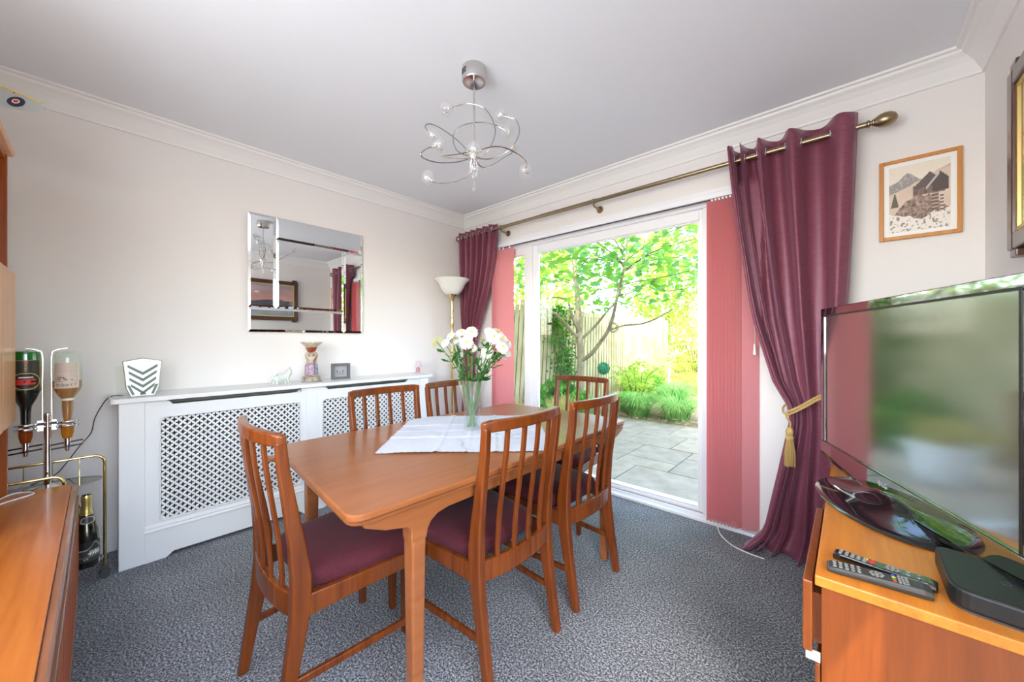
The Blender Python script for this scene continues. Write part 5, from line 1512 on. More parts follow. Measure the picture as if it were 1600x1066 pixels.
for k in range(70):
    w_ = R.uniform(0, 6.28); r0 = R.uniform(0.004, 0.014); r1 = r0 * R.uniform(1.3, 1.8)
    m.tube([(TXY[0] + r0 * math.cos(w_), TXY[1] + r0 * math.sin(w_), 0.638), (TXY[0] + r1 * math.cos(w_ + .1), TXY[1] + r1 * math.sin(w_ + .1), 0.57), (TXY[0] + r1 * 1.05 * math.cos(w_ + .2), TXY[1] + r1 * 1.05 * math.sin(w_ + .2), R.uniform(0.495, 0.51))], 0.0016, 4)
m.build('tassel_skirt', M['gold'], tbk)

# ------------------------------------------------------------------ vertical blinds
vr = thing('vertical_blind', 'pink vertical slat blind on a white rail, drawn to both sides of the patio door', 'blind', (-1.46, 2.51, 2.0))
MB().box(DX0 + 0.005, DX1 - 0.005, 2.500, 2.540, 2.005, 2.040).build('rail', M['upvc'], vr, bevel=0.003)
MB().box(DX0 + 0.01, DX1 - 0.01, 2.515, 2.525, 2.001, 2.0055).build('slot', M['shadowgap'], vr)
for x in (-2.3, -1.85, -1.4, -0.95, -0.6):
    MB().box(x - 0.012, x + 0.012, 2.535, YW, 2.012, 2.046).build('clip', M['upvc'], vr)
def slat(x, ang):
    c, s_ = math.cos(ang), math.sin(ang); W2 = 0.044
    P = lambda u, z: (x + u * c, 2.515 + u * s_, z)
    m = MB(); th = 0.0004
    vs = [P(-W2, .050), P(W2, .050), P(W2, 1.985), P(-W2, 1.985)]
    vs2 = [(a - s_ * th, b + c * th, d) for a, b, d in vs]
    m.add(vs + vs2, [(0, 1, 2, 3), (7, 6, 5, 4), (0, 4, 5, 1), (1, 5, 6, 2), (2, 6, 7, 3), (3, 7, 4, 0)])
    t = m.build('slat', M['blind'], vr)
    vs = [P(-W2, .048), P(W2, .048), P(W2, .085), P(-W2, .085)]
    vs3 = [(a + s_ * .0016, b - c * .0016, d) for a, b, d in vs]; vs4 = [(a - s_ * .0016, b + c * .0016, d) for a, b, d in vs]
    MB().add(vs3 + vs4, [(0, 1, 2, 3), (7, 6, 5, 4), (0, 4, 5, 1), (1, 5, 6, 2), (2, 6, 7, 3), (3, 7, 4, 0)]).build('bottom_weight', M['blind'], t)
    MB().box(x - 0.006, x + 0.006, 2.510, 2.522, 1.985, 2.003).build('hanger', M['upvc'], t)
    for u in (-0.036, 0.036):
        q = Vector(P(u, 0.050)); Pq = [q + Vector((0.008 * math.cos(a * math.pi / 5), -0.003, 0.002 + 0.011 * math.sin(a * math.pi / 5))) for a in range(11)]
        MB().tube(Pq, 0.0013, 4, caps=False).build('chain_loop', M['offwhite'], t)
for k in range(9):
    slat(-0.625 + k * 0.0195, rad(62 - k * 0.6))
slat(-0.425, rad(28))
for k in range(4):
    slat(-2.475 + k * 0.016, rad(66))
slat(-2.385, rad(20))
slat(-2.305, rad(22))
cb = MB().tube(smooth_path([(-0.60, 2.53, 0.07), (-0.59, 2.50, 0.012), (-0.55, 2.422, 0.006), (-0.48, 2.352, 0.006), (-0.40, 2.325, 0.006), (-0.33, 2.32, 0.006)], 6), 0.0035, 6).build('floor_cable', M['offwhite'], loc=(-0.55, 2.422, 0.0), smooth=True)
tag(cb, 'thin white cord lying on the carpet below the right-hand blind stack', 'cord')
m = MB().tube([(-0.402, 2.505, 1.98), (-0.402, 2.505, 1.12)], 0.0014, 5)
m.tube([(-0.402, 2.505, 1.12), (-0.402, 2.505, 1.06)], [0.006, 0.009], 10)
tag(m.build('blind_pull', M['offwhite'], loc=(-0.402, 2.505, 1.06), smooth=True), 'white pull cord with a weight hanging beside the right curtain', 'cord')

# ------------------------------------------------------------------ pictures
def mill(u, v):
    g = 0.5 + 0.5 * fbm(u * 6, v * 6, 5); h = 0.5 + 0.5 * fbm(u * 22 + 5, v * 22, 3)
    sk = (0.78, 0.70, 0.58)
    col = sk
    def mixc(a, b, t): return tuple(lerp(p, q, max(0, min(1, t))) for p, q in zip(a, b))
    m1_ = 0.72 + 0.14 * math.exp(-((u - 0.32) / 0.16) ** 2) + 0.02 * g
    if v < m1_: col = (0.30, 0.27, 0.27) if h < 0.6 else (0.42, 0.37, 0.35)
    m2_ = 0.62 + 0.34 * max(0, u - 0.30) ** 1.0 + 0.05 * g
    if v < m2_ + 0.02 and u > 0.3: col = mixc((0.45, 0.30, 0.20), (0.70, 0.52, 0.38), h)
    if v < 0.56 + 0.30 * u + 0.03 * g: col = mixc((0.62, 0.48, 0.38), (0.74, 0.60, 0.48), g)
    # rocks
    rk = 0.52 - 1.3 * (u - 0.52) ** 2 + 0.12 * (g - .5)
    if v < rk and v > 0.16 + 0.20 * abs(u - 0.55): col = mixc((0.10, 0.065, 0.05), (0.50, 0.34, 0.27), h * 1.3 - (0.30 if v < 0.30 else 0.1) )
    if v < 0.18 + 0.2 * abs(u - 0.55) - 0.05 + 0.1 * g: col = mixc((0.82, 0.76, 0.68), (0.16, 0.11, 0.09), 0 if h < 0.62 else 0.8)
    if u < 0.16 and 0.38 < v < 0.60 and abs(u - 0.10) < 0.06 * (0.62 - v) / 0.2: col = (0.12, 0.11, 0.06)
    # timber posts and stair
    if 0.70 < u < 0.82 and 0.27 < v < 0.52: col = (0.16, 0.09, 0.07) if int(v * 60) % 3 else (0.45, 0.34, 0.28)
    if 0.84 < u < 0.89 and 0.24 < v < 0.50: col = (0.72, 0.62, 0.54) if int(v * 40) % 2 else (0.2, 0.12, 0.10)
    # mill
    if 0.40 < u < 0.92 and 0.52 < v < 0.66: col = mixc((0.10, 0.06, 0.05), (0.34, 0.23, 0.18), h if int(u * 70) % 2 else h * .4)
    rf = 0.84 - abs(u - 0.68) * 0.75
    if 0.40 < u < 0.86 and 0.62 < v < rf: col = (0.12, 0.085, 0.08)
    rf2 = 0.82 - abs(u - 0.84) * 0.8
    if 0.72 < u < 0.97 and 0.54 < v < rf2: col = (0.085, 0.06, 0.055)
    if 0.62 < u < 0.83 and abs(v - (0.60 + (u - 0.62) * 0.95)) < 0.022: col = (0.52, 0.47, 0.43)
    return col
pf = thing('framed_picture', 'small picture of a mountain mill in an orange wood frame right of the long curtain', 'picture', (0.235, 2.54, 1.62))
x0, x1, z0, z1 = 0.105, 0.366, 1.618, 1.996
fw = 0.016; ya, yb = 2.530, 2.549
for a in ((x0, x0 + fw, z0, z1), (x1 - fw, x1, z0, z1)):
    MB().box(a[0], a[1], ya, yb, a[2], a[3]).build('frame_side', M['oak'], pf, bevel=0.002)
for a in ((x0 + fw, x1 - fw, z0, z0 + fw), (x0 + fw, x1 - fw, z1 - fw, z1)):
    MB().box(a[0], a[1], ya, yb, a[2], a[3]).build('frame_side', M['oak'], pf, bevel=0.002)
MB().box(x0 + fw, x1 - fw, 2.538, 2.545, z0 + fw, z1 - fw).build('mount', M['paper'], pf)
paint_grid('print', (x0 + 0.034, 2.5372, z0 + 0.034), (x1 - x0 - 0.068, 0, 0), (0, 0, z1 - z0 - 0.068), 90, 140, mill, M['pic'], pf)

def sunset(u, v):
    g = fbm(u * 3, v * 8, 4); hz = 0.42 + 0.10 * math.sin(u * 5.2 + 0.4) + 0.02 * fbm(u * 9, 0.3, 3)
    if v > hz:
        t = (v - hz) / (1 - hz)
        c = (lerp(0.70, 0.42, t), lerp(0.30, 0.36, t), lerp(0.26, 0.42, t))
        if (u - 0.42) ** 2 * 2 + (v - 0.72) ** 2 < 0.0012: c = (0.9, 0.75, 0.6)
        return tuple(q * (1 + 0.25 * g) for q in c)
    t = v / hz
    if v < 0.16 + 0.05 * math.sin(u * 4): return (0.30 + .1 * g, 0.34 + .1 * g, 0.40 + .1 * g)
    return (0.08 + 0.05 * g, 0.09 + 0.05 * g, 0.12 + 0.05 * g)
bp = thing('large_framed_picture', 'large sunset landscape in a dark wooden frame with a gilt slip, on the right wall', 'picture', (0.42, 1.45, 1.39))
ya, yb, za, zb = 0.80, 2.055, 1.44, 2.03; t_ = 0.055
xa, xb = 0.392, 0.429
for (p, q, r_, s_) in ((ya, ya + t_, za, zb), (yb - t_, yb, za, zb)):
    MB().box(xa, xb, p, q, r_, s_).build('frame_side', M['darkframe'], bp, bevel=0.006)
for (p, q, r_, s_) in ((ya + t_, yb - t_, za, za + t_), (ya + t_, yb - t_, zb - t_, zb)):
    MB().box(xa, xb, p, q, r_, s_).build('frame_side', M['darkframe'], bp, bevel=0.006)
for (p, q) in ((ya + 0.015, za - 0.025), (yb - 0.075, za - 0.025), (ya + 0.015, zb), (yb - 0.075, zb)):
    MB().box(xa + 0.004, xb, p, p + 0.06, q, q + 0.025).build('corner_block', M['darkframe'], bp, bevel=0.004)
m = MB(); g = 0.014
m.box(xa + 0.008, xb, ya + t_, ya + t_ + g, za + t_, zb - t_).box(xa + 0.008, xb, yb - t_ - g, yb - t_, za + t_, zb - t_)
m.box(xa + 0.008, xb, ya + t_ + g, yb - t_ - g, za + t_, za + t_ + g).box(xa + 0.008, xb, ya + t_ + g, yb - t_ - g, zb - t_ - g, zb - t_)
m.build('gilt_slip', M['gilt'], bp)
paint_grid('canvas', (0.415, yb - t_, za + t_), (0, -(yb - ya - 2 * t_), 0), (0, 0, zb - za - 2 * t_), 100, 60, sunset, M['pic'], bp)

MB().box(0.404, 0.407, ya + t_ + g, yb - t_ - g, za + t_ + g, zb - t_ - g).build('glass_pane', M['glass'], bp)

# ------------------------------------------------------------------ television unit on the right wall
tu = thing('television_unit', 'orange teak cabinet under the television along the right wall', 'cabinet', (0.18, 1.62, 0))
UZ = 0.605
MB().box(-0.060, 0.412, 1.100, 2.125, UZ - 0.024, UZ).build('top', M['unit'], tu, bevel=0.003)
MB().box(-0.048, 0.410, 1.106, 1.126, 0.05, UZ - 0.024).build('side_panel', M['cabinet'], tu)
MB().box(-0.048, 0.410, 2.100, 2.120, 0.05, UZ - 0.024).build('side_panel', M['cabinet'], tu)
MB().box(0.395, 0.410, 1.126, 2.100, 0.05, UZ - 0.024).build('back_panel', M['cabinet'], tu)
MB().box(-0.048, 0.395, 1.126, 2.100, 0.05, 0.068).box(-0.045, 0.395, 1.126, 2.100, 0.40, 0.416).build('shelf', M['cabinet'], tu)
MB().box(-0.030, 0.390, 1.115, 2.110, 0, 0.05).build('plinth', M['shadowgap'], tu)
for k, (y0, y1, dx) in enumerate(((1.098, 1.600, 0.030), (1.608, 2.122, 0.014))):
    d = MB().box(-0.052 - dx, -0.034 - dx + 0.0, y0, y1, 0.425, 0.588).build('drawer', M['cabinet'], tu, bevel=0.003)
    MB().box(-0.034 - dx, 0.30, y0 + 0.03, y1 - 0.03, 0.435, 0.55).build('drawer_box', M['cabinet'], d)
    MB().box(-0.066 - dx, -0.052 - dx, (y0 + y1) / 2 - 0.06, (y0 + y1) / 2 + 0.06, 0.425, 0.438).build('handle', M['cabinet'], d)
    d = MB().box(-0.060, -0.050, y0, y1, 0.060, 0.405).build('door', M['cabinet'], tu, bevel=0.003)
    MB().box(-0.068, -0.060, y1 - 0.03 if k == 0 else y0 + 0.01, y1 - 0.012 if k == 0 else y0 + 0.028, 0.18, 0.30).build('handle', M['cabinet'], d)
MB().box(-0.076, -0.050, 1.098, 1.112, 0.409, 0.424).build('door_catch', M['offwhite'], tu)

# television
TO = Vector((-0.092, 2.14, 0)); TT = Vector((0.370, -0.929, 0)).normalized(); TN = Vector((-0.929, -0.370, 0)).normalized()
tv = thing('television', 'large flat television with a glossy black frame standing at an angle on the teak cabinet', 'television', (0.12, 1.70, UZ))
P3 = lambda s_, z, d: tuple(TO + TT * s_ + TN * d + Vector((0, 0, z)))
SW = 0.992
def low(s_): return 0.660 - 0.034 * math.sin(math.pi * s_ / SW)
outl = [(0.0, 1.280)] + [(s_, 1.280) for s_ in (0.25, .5, .75)] + [(SW, 1.280)] + [(SW * (1 - k / 16), low(SW * (1 - k / 16))) for k in range(17)]
m = MB(); m.prism(outl, -0.045, -0.004, lambda u, v, w_: P3(u, v, w_)); m.build('back_shell', M['blackmat'], tv, bevel=0.006)
sx0, sx1, sz0, sz1 = 0.034, SW - 0.042, 0.705, 1.245
def bez(poly, d1=0.004, nm='bezel', mt='piano', b=0.003):
    MB().prism(poly, -0.004, d1, lambda u, v, w_: P3(u, v, w_)).build(nm, M[mt], tv, bevel=b)
bez([(0, 1.280), (SW, 1.280), (SW, sz1), (0, sz1)])
bez([(0, sz1), (sx0, sz1), (sx0, sz0), (0, sz0)])
bez([(sx1, sz1), (SW, sz1), (SW, sz0), (sx1, sz0)])
lowp = [(0, sz0), (SW, sz0)] + [(SW * (1 - k / 16), low(SW * (1 - k / 16))) for k in range(17)]
bez(lowp, 0.006, 'lower_bezel')
bez([(sx0, sz0), (sx1, sz0), (sx1, sz1), (sx0, sz1)], -0.001, 'screen', 'tvscreen', 0)
m = MB()
for k in range(17):
    s_ = SW * k / 16; m.v.append(P3(s_, low(s_) + 0.001, 0.008)); m.v.append(P3(s_, low(s_) - 0.013, 0.004)); m.v.append(P3(s_, low(s_) - 0.016, -0.03))
for k in range(16):
    for j in range(2): a = k * 3 + j; m.f.append((a, a + 1, a + 4, a + 3))
m.build('lower_lip', M['black'], tv, smooth=True, fix=False)
tm = Matrix(((TT.x, 0, TN.x, 0), (TT.y, 0, TN.y, 0), (0, 1, 0, 0), (0, 0, 0, 1)))
tm.translation = Vector(P3(0.486, 0.676, 0.0072))
text_mesh('brand_lettering', 'LG', 0.024, mk('logo_grey', (0.62, 0.62, 0.64), 0.3, 0.5), tv, tm)
q = Vector(P3(0.460, 0.676, 0.0068))
m = MB(); m.lathe([(0.0095, 0), (0.0095, 0.0006), (0.0001, 0.0006)], (0, 0, 0), 20)
m.move(lambda v: q + TT * v.x + Vector((0, 0, v.y)) + TN * v.z)
m.build('logo_disc', mk('logo_disc_grey', (0.55, 0.55, 0.57), 0.3, 0.5), tv)
m = MB(); g = 0.006
for (a, b, c, d) in ((sx0 - g, sx1 + g, sz0 - g, sz0), (sx0 - g, sx1 + g, sz1, sz1 + g)): m.prism([(a, c), (b, c), (b, d), (a, d)], 0.0035, 0.0052, lambda u, v, w_: P3(u, v, w_))
for (a, b) in ((sx0 - g, sx0), (sx1, sx1 + g)): m.prism([(a, sz0), (b, sz0), (b, sz1), (a, sz1)], 0.0035, 0.0052, lambda u, v, w_: P3(u, v, w_))
m.build('screen_surround', M['blackmat'], tv)
# stand: glossy oval foot and neck
bc = TO + TT * 0.49 + TN * 0.0
m = MB()
def footz(r_): return 0.012 + 0.020 * max(0, 1 - r_) ** 1.0
rings = []
for r_, z in ((1.0, 0.0), (1.02, 0.004), (0.99, 0.009), (0.9, 0.013), (0.72, 0.018), (0.5, 0.025), (0.3, 0.036), (0.16, 0.05), (0.02, 0.052)):
    rings.append([tuple(bc + TT * (0.275 * r_ * math.cos(2 * math.pi * k / 48)) + TN * (0.155 * r_ * math.sin(2 * math.pi * k / 48) + 0.005) + Vector((0, 0, UZ + z))) for k in range(48)])
m.loft(rings).build('stand_foot', M['black'], tv, smooth=True)
m = MB(); secs = []
for z, a, b in ((UZ + 0.02, 0.06, 0.03), (UZ + 0.06, 0.045, 0.020), (0.74, 0.04, 0.018)):
    secs.append([tuple(bc + TN * -0.025 + TT * (a * math.cos(2 * math.pi * k / 24)) + TN * (b * math.sin(2 * math.pi * k / 24)) + Vector((0, 0, z))) for k in range(24)])
m.loft(secs).build('stand_neck', M['black'], tv, smooth=True)

# set-top box
bx = thing('set_top_box', 'flat matt black box with rounded corners in front of the television foot', 'box', (0.27, 1.25, UZ))
ang = rad(6)
poly = rounded([(0.150, 1.150), (0.372, 1.118), (0.395, 1.300), (0.150, 1.365)], 0.035, 6)
MB().prism(poly, UZ + 0.003, UZ + 0.043, lambda u, v, w_: (u, v, w_)).build('case', M['blackmat'], bx, bevel=0.006, seg=3)
MB().prism(shrink(poly, 0.01, (0.27, 1.24)), UZ, UZ + 0.004, lambda u, v, w_: (u, v, w_)).build('rubber_base', M['rubber'], bx)
MB().torus((0.235, 1.235, UZ + 0.0430), 0.007, 0.0009, 'Z', 20, 6).build('lid_emblem', M['darkgrey'], bx)

# two remote controls
def remote(name, lab, p0, p1, wd, hgt, body, style):
    p0, p1 = Vector((*p0, UZ)), Vector((*p1, UZ)); d = (p1 - p0); L_ = d.length; d.normalize(); e = Vector((-d.y, d.x, 0))
    t = thing(name, lab, 'remote control', (p0 + p1) / 2)
    F3 = lambda u, v, w_: tuple(p0 + d * u + e * v + Vector((0, 0, w_)))
    secs = []
    for k in range(13):
        s_ = k / 12; w2 = wd / 2 * (1 - 0.10 * math.sin(math.pi * s_)) * (1 if 0 < k < 12 else 0.84); h = hgt * (0.72 + 0.28 * s_) if style else hgt * (1 - 0.12 * math.sin(math.pi * s_))
        if k in (0, 12): h *= 0.8
        secs.append([F3(s_ * L_, -w2 * .8, 0.001), F3(s_ * L_, w2 * .8, 0.001), F3(s_ * L_, w2, h * .55), F3(s_ * L_, w2 * .9, h), F3(s_ * L_, -w2 * .9, h), F3(s_ * L_, -w2, h * .55)])
    MB().loft(secs).build('body', body, t, bevel=0.003)
    def key(u, v, a, b, mt, nm='button'):
        hh = hgt * (0.72 + 0.28 * u / L_) if style else hgt * (1 - 0.12 * math.sin(math.pi * u / L_))
        m = MB(); m.prism([(u + a * math.cos(q_ * math.pi / 4 + .39), v + b * math.sin(q_ * math.pi / 4 + .39)) for q_ in range(8)], hh - 0.001, hh + 0.0016, F3); m.build(nm, mt, t)
    for r_ in range(5):
        for c_ in range(3):
            key(L_ * (0.08 + r_ * 0.062), (c_ - 1) * wd * 0.25, 0.0036, 0.0036, M['key'])
    cyc = L_ * (0.50 if style else 0.60)
    for a_ in range(8):
        key(cyc + 0.0095 * math.cos(a_ * math.pi / 4), 0.0095 * math.sin(a_ * math.pi / 4), 0.003, 0.003, M['key'])
    key(cyc, 0, 0.0045, 0.0045, M['key'])
    if style:
        for c_, mt in enumerate(('red', 'green', 'yellow', 'blue')): key(L_ * 0.66, (c_ - 1.5) * wd * 0.2, 0.0032, 0.0028, M[mt])
        for r_ in range(3):
            for c_ in range(4): key(L_ * (0.71 + r_ * 0.034), (c_ - 1.5) * wd * 0.2, 0.0026, 0.0026, M['key'])
        tmx = Matrix(((-d.x, e.x * -1, 0, 0), (-d.y, e.y * -1, 0, 0), (0, 0, 1, 0), (0, 0, 0, 1)))
    else:
        key(L_ * 0.40, 0, 0.006, 0.006, M['red']); key(L_ * 0.34, 0.006, 0.004, 0.004, M['yellow'])
        for c_ in (-1, 1): key(L_ * 0.74, c_ * wd * 0.22, 0.004, 0.004, M['key']); key(L_ * 0.84, c_ * wd * 0.2, 0.003, 0.003, M['key'])
remote('remote_control', 'dark grey remote control with a squared end, the nearer of the two on the cabinet', (-0.040, 1.150), (0.128, 1.162), 0.044, 0.022, M['darkgrey'], 1)
remote('remote_control', 'glossy black remote control with rounded ends and a red button, behind the grey one', (-0.030, 1.222), (0.140, 1.200), 0.038, 0.020, M['black'], 0)

# ------------------------------------------------------------------ sideboard and wall unit behind / left of the viewpoint
SE = -2.465
sb = thing('sideboard', 'long low teak sideboard with ribbed doors in the left foreground', 'sideboard', (-1.5, -0.3, 0))
MB().box(SE, -0.62, -0.545, -0.078, 0.505, 0.530).build('top', M['side'], sb, bevel=0.003)
m = MB(); mp = [(-0.078, 0.522), (-0.066, 0.522), (-0.060, 0.516), (-0.060, 0.500), (-0.068, 0.488), (-0.078, 0.484)]
m.prism(mp, SE - 0.004, -0.615, lambda u, v, w_: (w_, u, v)).build('front_moulding', M['moulding'], sb, bevel=0.002)
MB().box(SE, SE + 0.02, -0.545, -0.085, 0.10, 0.505).build('side_panel', M['unitv'], sb)
MB().box(-0.64, -0.62, -0.545, -0.085, 0.10, 0.505).build('side_panel', M['unitv'], sb)
MB().box(SE + 0.02, -0.64, -0.545, -0.53, 0.10, 0.505).box(SE + 0.02, -0.64, -0.53, -0.085, 0.10, 0.12).build('carcass', M['unitv'], sb)
MB().box(SE + 0.05, -0.67, -0.52, -0.12, 0, 0.10).build('plinth', M['shadowgap'], sb)
k = 0
xs = [SE + 0.004 + i * (1.837 / 4) for i in range(5)]
for i in range(4):
    x0, x1 = xs[i] + 0.002, xs[i + 1] - 0.002
    d = MB().box(x0, x1, -0.083, -0.068, 0.112, 0.478).build('door', M['unitv'], sb, bevel=0.002)
    for zz in (0.112, 0.458):
        MB().box(x0, x1, -0.068, -0.056, zz, zz + 0.020).build('door_rail', M['moulding'], d, bevel=0.002)
    nsl = 15
    for j in range(nsl):
        cx_ = lerp(x0 + 0.014, x1 - 0.014, j / (nsl - 1))
        MB().prism([(cx_ - 0.010, -0.068), (cx_ + 0.010, -0.068), (cx_ + 0.006, -0.057), (cx_ - 0.006, -0.057)], 0.134, 0.456, lambda u, v, w_: (u, v, w_)).build('slat', M['unitv'], d)
wu = thing('wall_unit', 'tall teak wall unit with pale doors standing on the sideboard at the left edge', 'cabinet', (-2.19, -0.38, 0.531))
MB().box(SE, SE + 0.020, -0.545, -0.240, 0.531, 1.872).build('upright', M['unitv'], wu)
MB().box(-1.93, -1.91, -0.545, -0.240, 0.531, 1.872).build('upright', M['unitv'], wu)
MB().box(SE + 0.02, -1.93, -0.545, -0.53, 0.531, 1.872).build('back_panel', M['unitv'], wu)
for z in (0.82, 1.40, 1.853):
    MB().box(SE + 0.02, -1.93, -0.53, -0.245, z, z + 0.018).build('shelf', M['side'], wu)
for x0, x1, hx in ((SE - 0.002, -2.19, -2.215), (-2.186, -1.908, -2.16)):
    pl = rounded([(x0, 0.822), (x1, 0.822), (x1, 1.408), (x0, 1.408)], 0.02, 4)
    d = MB().prism(pl, -0.240, -0.222, lambda u, v, w_: (u, w_, v)).build('door', M['sidepale'], wu, bevel=0.003)
crn = [(-0.246, 1.868), (-0.228, 1.872), (-0.222, 1.884), (-0.236, 1.90), (-0.246, 1.955), (-0.50, 1.955), (-0.50, 1.868)]
MB().prism(crn, SE - 0.008, -1.90, lambda u, v, w_: (w_, u, v)).build('crown_moulding', M['sidepale'], wu, bevel=0.002)
cb = MB().tube(smooth_path([(-2.20, -0.30, .5335), (-2.33, -0.25, .5335), (-2.40, -0.175, .5335), (-2.448, -0.20, .534), (-2.447, -0.235, .534), (-2.38, -0.27, .5335), (-2.25, -0.36, .5335)], 8), 0.003, 6).build('charging_cable', M['whitecable'], loc=(-2.40, -0.20, .5305), smooth=True)
tag(cb, 'white charging cable looped on the far end of the sideboard', 'cable')

# ------------------------------------------------------------------ drinks trolley
tr = thing('drinks_trolley', 'gold framed oval drinks trolley with smoked glass shelves beside the radiator cover', 'trolley', (-2.585, -0.17, 0))
def bend(x, y0, y1, z0, z1, r_=0.035):
    return [(x, y0, z0), (x, y0, z1 - r_)] + [(x, y0 - r_ * (1 - math.cos(a)), z1 - r_ + r_ * math.sin(a)) for a in (0.5, 1.05, 1.57)] + [(x, y1 + r_ * (1 - math.cos(a)), z1 - r_ + r_ * math.sin(a)) for a in (1.57, 1.05, 0.5)] + [(x, y1, z1 - r_), (x, y1, z0)]
MB().tube(bend(-2.672, 0.020, -0.375, 0.055, 0.592), 0.006, 10).build('back_frame', M['brass'], tr, smooth=True)
MB().tube(bend(-2.502, -0.100, -0.375, 0.055, 0.562, 0.03), 0.006, 10).build('front_frame', M['brass'], tr, smooth=True)
def oval(cx_, cy_, rx_, ry_, z0, z1, nm, mt):
    pl = [(cx_ + rx_ * math.copysign(abs(math.cos(a)) ** .9, math.cos(a)), cy_ + ry_ * math.copysign(abs(math.sin(a)) ** .9, math.sin(a))) for a in [k * math.pi / 24 for k in range(48)]]
    return MB().prism(pl, z0, z1, lambda u, v, w_: (u, v, w_)).build(nm, M[mt], tr)
oval(-2.585, -0.172, 0.095, 0.185, 0.500, 0.506, 'top_shelf', 'shelfglass')
oval(-2.577, -0.172, 0.095, 0.185, 0.134, 0.140, 'bottom_shelf', 'shelfglass')
for zz in (0.503, 0.137):
    P = [(-2.58 + 0.096 * math.cos(k * math.pi / 24), -0.172 + 0.186 * math.sin(k * math.pi / 24), zz) for k in range(49)]
    MB().tube(P, 0.0025, 6, caps=False).build('shelf_rim', M['brushed'], tr, smooth=True)
for y in (-0.06, -0.14, -0.22, -0.30):
    MB().tube([(-2.672, y, 0.504), (-2.672, y, 0.590)], 0.0018, 6).build('gallery_rod', M['brass'], tr)
for (x, y) in ((-2.672, 0.020), (-2.672, -0.375), (-2.502, -0.100), (-2.502, -0.375)):
    m = MB().box(x - 0.014, x + 0.014, y - 0.012, y + 0.012, 0.030, 0.058)
    m.tube([(x - 0.018, y, 0.020), (x - 0.006, y, 0.020)], 0.0195, 16).tube([(x + 0.006, y, 0.020), (x + 0.018, y, 0.020)], 0.0195, 16)
    m.build('castor', M['rubber'], tr, bevel=0.002)
op = thing('optic_stand', 'chrome bar optic stand holding two upturned bottles on the trolley', 'bottle stand', (-2.56, -0.147, 0.506))
MB().lathe([(0.055, 0.506), (0.055, 0.512), (0.02, 0.520), (0.012, 0.524)], (-2.56, -0.147, 0), 28).build('foot', M['chrome'], op, smooth=True)
MB().tube([(-2.56, -0.147, 0.52), (-2.56, -0.147, 0.822)], 0.0115, 16).sphere((-2.56, -0.147, 0.822), 0.0115, 12, 6).build('post', M['chrome'], op, smooth=True)
B1, B2 = (-2.56, -0.205), (-2.56, -0.092)
MB().tube([(-2.56, -0.185, 0.785), (-2.56, -0.112, 0.785)], 0.007, 10).build('crossbar', M['darkgrey'], op, smooth=True)
for (bx_, by_) in (B1, B2):
    s_ = 1 if by_ > -0.147 else -1
    m = MB()
    for zz in (0.786, 0.768): m.torus((bx_, by_, zz), 0.027, 0.0065, 'Z', 32, 8)
    m.build('bottle_collar', M['chrome'], op, smooth=True)
    m = MB().box(-2.560, -2.556, by_ - s_ * 0.050, by_ - s_ * 0.030, 0.755, 0.80)
    xx = by_ - s_ * 0.044
    m.tube(smooth_path([(-2.56, xx, 0.79), (-2.56, xx, 0.95), (-2.56, xx, 1.075), (-2.56, xx + s_ * 0.012, 1.100), (-2.56, by_, 1.108)], 5), 0.0035, 6)
    m.build('bottle_clip', M['brushed'], op, smooth=True)
    mt = M['brandy'] if s_ < 0 else M['whisky']
    MB().lathe([(0.020, 0.765), (0.0185, 0.735), (0.0135, 0.712)], (bx_, by_, 0), 20).build('measure', mt, op, smooth=True)
    MB().lathe([(0.0125, 0.714), (0.0115, 0.70), (0.013, 0.69), (0.009, 0.668), (0.007, 0.655), (0.001, 0.653)], (bx_, by_, 0), 20).build('tap', M['chrome'], op, smooth=True)
    for (dz, dx) in ((0.694, 0.006), (0.678, 0.022)):
        MB().tube([(bx_ + dx, by_ - 0.045, dz - 0.004), (bx_ + dx, by_ + 0.045, dz + 0.004)], 0.0035, 8).build('dispense_lever', M['black'], op, smooth=True)
        MB().tube([(bx_ + dx * 0.2, by_, dz), (bx_ + dx, by_, dz)], 0.004, 8).build('lever_arm', M['chrome'], op)

def curved_label(name, c, r_, z0, z1, a_mid, a_half, fn, parent, nx=40, ny=50):
    def bnd(u, v):
        a = a_mid + (u - 0.5) * 2 * a_half
        return Vector((c[0] + r_ * math.cos(a), c[1] + r_ * math.sin(a), lerp(z0, z1, v)))
    return paint_grid(name, (0, 0, 0), (0, 0, 0), (0, 0, 0), nx, ny, fn, M['pic'], parent, bend=bnd)
def lab_dark(u, v):
    c = (0.03, 0.025, 0.018)
    e = ((u - .5) / .46) ** 2 + ((v - .30) / .28) ** 2
    if 0.86 < e < 1.0: c = (0.62, 0.48, 0.12)
    if e < 0.86: c = (0.008, 0.006, 0.006)
    if e < 0.8 and abs(v - .43) < .02 and abs(u - .5) < .22: c = (0.7, 0.68, 0.6)
    du, dv = (u - .38) / .14, (v - .29) / .09
    if abs(dv) < 1 and abs(du) < 1 and abs(du) > abs(dv) * .0 and (du < 0.4 or abs(dv) > .45): c = (0.62, 0.02, 0.02)
    du = (u - .66) / .14
    if abs(dv) < 1 and abs(du) < 1 and (du < -0.1 or abs(dv) > .5): c = (0.62, 0.02, 0.02)
    if v > .62 and abs(u - .5) < .03 and int(v * 60) % 3: c = (0.45, 0.33, 0.10)
    if (u - .5) ** 2 + ((v - .93) * 1.6) ** 2 < .003: c = (0.5, 0.1, 0.15)
    if u < 0.03 or u > .97 or v > .985: c = (0.45, 0.36, 0.1)
    return c
